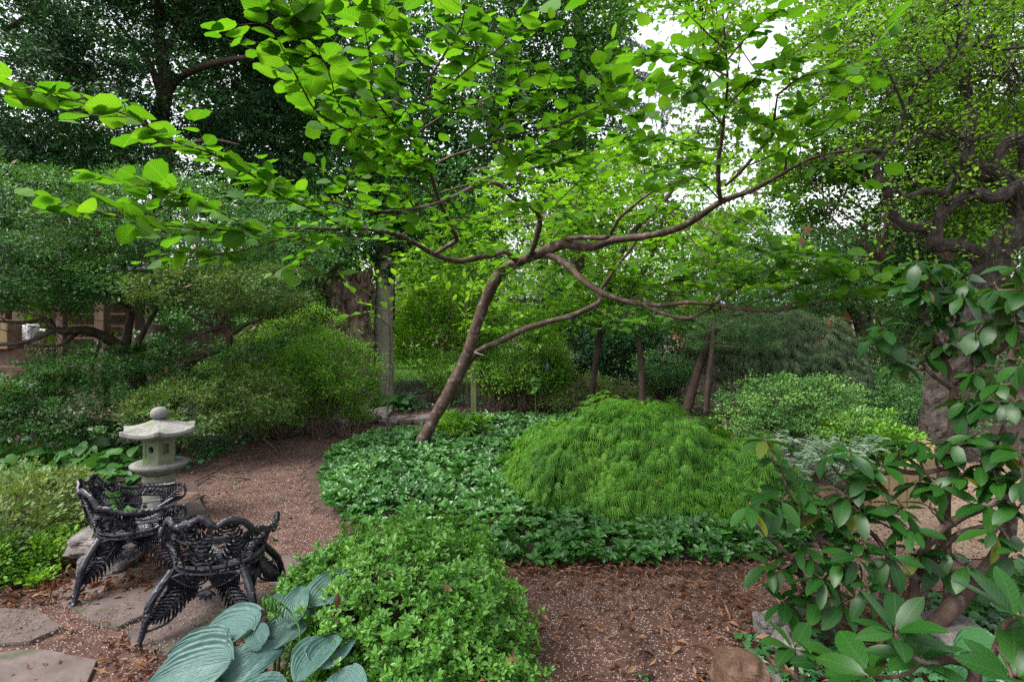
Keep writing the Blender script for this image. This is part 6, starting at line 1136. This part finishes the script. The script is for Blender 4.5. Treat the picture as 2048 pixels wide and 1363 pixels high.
cl = clumps(b, T_BG, [ell(1900, 140, 6.1, 420, 420, 1.6), ell(1990, 300, 6.4, 260, 260, 1.2), ell(1760, 130, 6.2, 240, 300, 1.4), ell(1830, 330, 6.5, 300, 160, 1.2)], 560, .17, 30, .05, squash=.5, inner=(.1, 1.1), stems=0) if False else clumps(b, T_BG, [ell(1900, 120, 7.4, 460, 420, 1.4), ell(2010, 260, 7.3, 260, 240, 1.0), ell(1740, 130, 7.3, 260, 340, 1.4), ell(1830, 90, 6.2, 460, 180, 1.2)], 420, .17, 24, .05, squash=.5, inner=(.1, 1.1))
s = Acc(); twigs_to(s, cl, twx[::7], 330, .004, wig=.12); stuff(s.obj('branchlets', M['bark_grey'], t)); stuff(b.obj('crown', M['l_far'], t))
LG.build(t, [T_BG], [M['l_lime']], nobj=0)

# ================================================================== RHODODENDRONS
seed(53)
def rhodo(label, stems, tips, size, nl=(6, 9), name='rhododendron', el_=(-.7, .15), yel=True, nobj=300, dens=.22, wide=1.0):
    t = thing(name, label, 'shrub'); a = Acc(); nodes = []
    for s in stems: q = limb(a, s, 10, 6, .08, 12); nodes.append(q[len(q) // 5:])
    nodes_ = np.vstack(nodes); LR = Leaves(); b = Acc()
    tips = tips + [(x + U(-45, 45), y + U(-40, 40), D + U(.0, .3)) for x, y, D in tips if U(0, 1) < dens]
    for (x, y, D) in tips:
        c = P(x, y, D); d = nodes_[:, :3] - c; w = np.linalg.norm(d, axis=1) + .6 * np.maximum(0, d[:, 2]) ; s0 = nodes_[np.argmin(w)]; L2 = np.linalg.norm(c - s0[:3])
        if L2 > .02:
            m1 = s0[:3] * .6 + c * .4 + [0, 0, -.05 * L2] + rng.normal(0, .05 * L2, 3); p = catmull(A_([s0[:3], m1, c * .85 + s0[:3] * .15 + [0, 0, -.02], c]), 5); tube(b, p, np.linspace(min(s0[3], .009) * .8, .004, len(p)), 6, .08, 20)
            dirn = nrm(c - p[-4]) 
        else: dirn = A_([0, 0, 1.])
        up = nrm(dirn * .5 + [0, -.12, .8] + rng.normal(0, .15, 3)); n = rng.integers(*nl); an = U(0, 6.28) + np.arange(n) * 2.4; e1 = nrm(np.cross(up, [.3, .8, .1])); e2 = np.cross(up, e1)
        e = U(*el_, n) + np.linspace(0, .35, n); d = (np.cos(an)[:, None] * e1 + np.sin(an)[:, None] * e2) * np.cos(e)[:, None] + up * np.sin(e)[:, None]; no = up + d * .25 + rng.normal(0, .22, (n, 3)); sz = size * U(.72, 1.18, n) * np.linspace(1.05, .8, n)
        base = c - up * U(0, .03, n)[:, None] + d * .01; LR.add(base, frames(d, no), np.stack([sz * U(.95, 1.2, n) * wide, sz, sz], -1))
        q = A_([c - up * .005, c + up * .008, c + up * .02]); tube(b, q, A_([.004, .006, .001]), 6)
    a.obj('stem', M['bark_red'], t, smooth=True); stuff(b.obj('branchlets', M['twig'], t, smooth=True)); k = LR.build(t, [T_rhodo(i) for i in range(6)], [M['l_rhodo'], M['l_rhodoY']] if yel else [M['l_rhodo']], nobj=nobj, seedk=int(size * 1000)); print(label[:20], k); return t
rhodo('large glossy rhododendron at the lower right with arching brown stems',
 [[(1835, 1290, 3.0, 36), (1880, 1240, 3.0, 34), (1925, 1190, 3.0, 33), (1970, 1145, 3.0, 32), (2005, 1095, 3.0, 28), (2020, 1040, 3.0, 24), (2012, 980, 3.0, 18), (1990, 930, 3.05, 14), (2010, 850, 3.1, 10)],
  [(1790, 1290, 3.1, 22), (1810, 1240, 3.1, 20), (1828, 1190, 3.1, 19), (1832, 1130, 3.1, 16), (1870, 1070, 3.0, 15), (1920, 1035, 2.95, 15), (1975, 1010, 2.9, 14), (2050, 975, 2.8, 12)],
  [(1780, 1300, 3.15, 16), (1800, 1220, 3.15, 14), (1835, 1160, 3.1, 13), (1900, 1080, 3.0, 11), (1950, 1055, 2.9, 9), (2010, 1050, 2.8, 7)],
  [(1760, 1300, 3.1, 12), (1700, 1250, 3.1, 11), (1640, 1225, 3.05, 10), (1608, 1170, 3.0, 10), (1595, 1130, 3.0, 9), (1555, 1090, 2.95, 8), (1525, 1062, 2.9, 7), (1508, 1045, 2.9, 5)],
  [(1770, 1290, 3.15, 13), (1765, 1200, 3.15, 12), (1775, 1110, 3.15, 10), (1720, 1040, 3.1, 8), (1700, 1000, 3.1, 7), (1740, 960, 3.1, 9), (1785, 942, 3.1, 10), (1840, 945, 3.1, 9), (1900, 935, 3.1, 8)],
  [(1720, 1310, 3.1, 9), (1690, 1220, 3.1, 8), (1660, 1130, 3.1, 7), (1620, 1050, 3.05, 6), (1580, 990, 3.0, 5), (1560, 930, 3.0, 4)], [(1800, 1300, 3.2, 12), (1790, 1200, 3.2, 12), (1786, 1120, 3.2, 10), (1790, 1060, 3.2, 8)], [(1830, 1290, 3.2, 14), (1850, 1180, 3.2, 12), (1880, 1080, 3.2, 9)]],
 [(1500, 1010, 2.85), (1520, 985, 2.95), (1560, 995, 2.95), (1600, 1000, 3.0), (1530, 875, 3.1), (1545, 915, 3.05), (1590, 960, 3.05), (1650, 905, 3.1), (1700, 900, 3.1), (1735, 940, 3.1), (1690, 985, 3.1), (1660, 1040, 3.05), (1700, 1065, 3.0), (1760, 1020, 3.05), (1800, 900, 3.15), (1840, 960, 3.1),
  (1640, 1020, 3.1), (1620, 1110, 2.95), (1680, 1120, 2.9), (1720, 1110, 2.85), (1740, 1170, 2.8), (1780, 1110, 2.9), (1570, 1200, 2.95), (1600, 1180, 3.0), (1640, 1200, 2.9), (1690, 1200, 2.85), (1720, 1080, 2.95), (1650, 1150, 2.85), (1820, 1050, 2.95), (1860, 1010, 3.0), (1880, 970, 3.0), (1900, 1100, 3.0), (1935, 1125, 2.95), (1880, 1120, 3.05),
  (1990, 1060, 2.8), (2035, 1100, 2.75), (1920, 950, 3.0), (1960, 920, 3.0), (2000, 960, 2.9), (2040, 1010, 2.8), (1870, 900, 3.1), (1905, 880, 3.1), (1950, 870, 3.05), (2000, 890, 2.95), (2040, 900, 2.85), (1980, 1000, 2.9), (1830, 880, 3.15), (1765, 975, 3.1), (1720, 1015, 3.05), (1800, 1010, 3.0), (1960, 1140, 3.0), (2045, 950, 2.8), (1600, 1090, 3.0), (1840, 1100, 3.0), (1560, 1130, 3.0)], .155)
rhodo('tall upper rhododendron with rounded drooping leaves in front of the gnarled trunk',
 [[(1900, 1300, 3.3, 18), (1895, 1150, 3.3, 17), (1893, 1000, 3.3, 16), (1900, 900, 3.3, 16), (1907, 830, 3.3, 16), (1906, 770, 3.3, 14), (1888, 715, 3.3, 11), (1868, 670, 3.3, 9), (1848, 630, 3.3, 8), (1842, 600, 3.3, 7)], [(1906, 768, 3.3, 12), (1935, 742, 3.2, 12), (1975, 715, 3.1, 12), (2010, 690, 3.0, 11), (2035, 640, 2.95, 9), (2045, 580, 2.9, 7)],
  [(1888, 720, 3.3, 9), (1905, 670, 3.3, 8), (1920, 630, 3.3, 7), (1930, 600, 3.3, 6)], [(1900, 775, 3.3, 9), (1860, 745, 3.3, 8), (1830, 710, 3.3, 6), (1790, 690, 3.3, 5)], [(1940, 740, 3.2, 7), (1950, 690, 3.15, 6), (1965, 650, 3.1, 5)], [(2075, 900, 2.9, 14), (2040, 780, 2.9, 12), (2020, 720, 2.9, 9), (2045, 660, 2.85, 7)]],
 [(1835, 520, 3.2), (1870, 525, 3.3), (1850, 570, 3.2), (1820, 560, 3.25), (1765, 650, 3.2), (1745, 665, 3.25), (1780, 680, 3.3), (1800, 720, 3.3), (1935, 560, 3.25), (1925, 590, 3.2), (1960, 590, 3.3), (1885, 600, 3.3), (1910, 640, 3.25), (1860, 640, 3.3), (1890, 680, 3.25), (2030, 530, 2.8), (2045, 580, 2.8), (2010, 600, 2.95), (1990, 640, 3.0), (2030, 640, 2.9), (2040, 720, 2.8), (1950, 660, 3.1), (1970, 690, 3.1),
  (1850, 700, 3.3), (2000, 760, 3.0), (1970, 800, 3.05), (1920, 790, 3.2), (1950, 740, 3.1), (2020, 800, 2.9), (1845, 590, 3.2), (1990, 570, 3.0)], .135, el_=(-1.0, 0), nl=(6, 9), nobj=290, wide=1.3)
rhodo('low rhododendron whorls with long pale leaves closest to the camera at the bottom right', [[(1900, 1480, 1.8, 24), (1930, 1400, 1.8, 24), (1950, 1350, 1.8, 22), (1935, 1325, 1.8, 20), (1900, 1318, 1.8, 18), (1860, 1325, 1.8, 15), (1820, 1310, 1.8, 12), (1795, 1275, 1.8, 10)], [(1600, 1470, 2.3, 14), (1595, 1390, 2.3, 12), (1592, 1320, 2.3, 8)], [(1950, 1350, 1.8, 16), (1985, 1310, 1.8, 14), (2010, 1250, 1.75, 12), (2040, 1230, 1.7, 8)]],
 [(1792, 1262, 1.8), (1590, 1290, 2.3), (1840, 1322, 1.8), (2035, 1235, 1.7), (1640, 1330, 2.2), (1740, 1345, 1.95), (2030, 1350, 1.65)], .165, el_=(.1, .75), nl=(6, 9), yel=False, nobj=100, dens=0)
groundcover('ivy_under_rhododendron', 'ivy and low leaves on the ground beneath the rhododendron at right', 'groundcover', gpoly([(1850, 1200), (2150, 1160), (2200, 1500), (1500, 1500), (1560, 1330), (1650, 1290), (1800, 1290)]), 1500, T_ivy(), 'l_ivy', .06, .1)
groundcover('broad_leaves_right', 'light green broad leaves on the ground at the right edge', 'groundcover', gpoly([(1930, 1190), (2150, 1160), (2150, 1260), (1950, 1260)]), 120, T_heart(), 'l_broad', .1, .15)
groundcover('ivy_tuft', 'small ivy tuft between the rocks at the path edge', 'groundcover', gpoly([(1480, 1290), (1520, 1280), (1540, 1320), (1500, 1330)]), 26, T_ivy(), 'l_ivy', .06, .06)
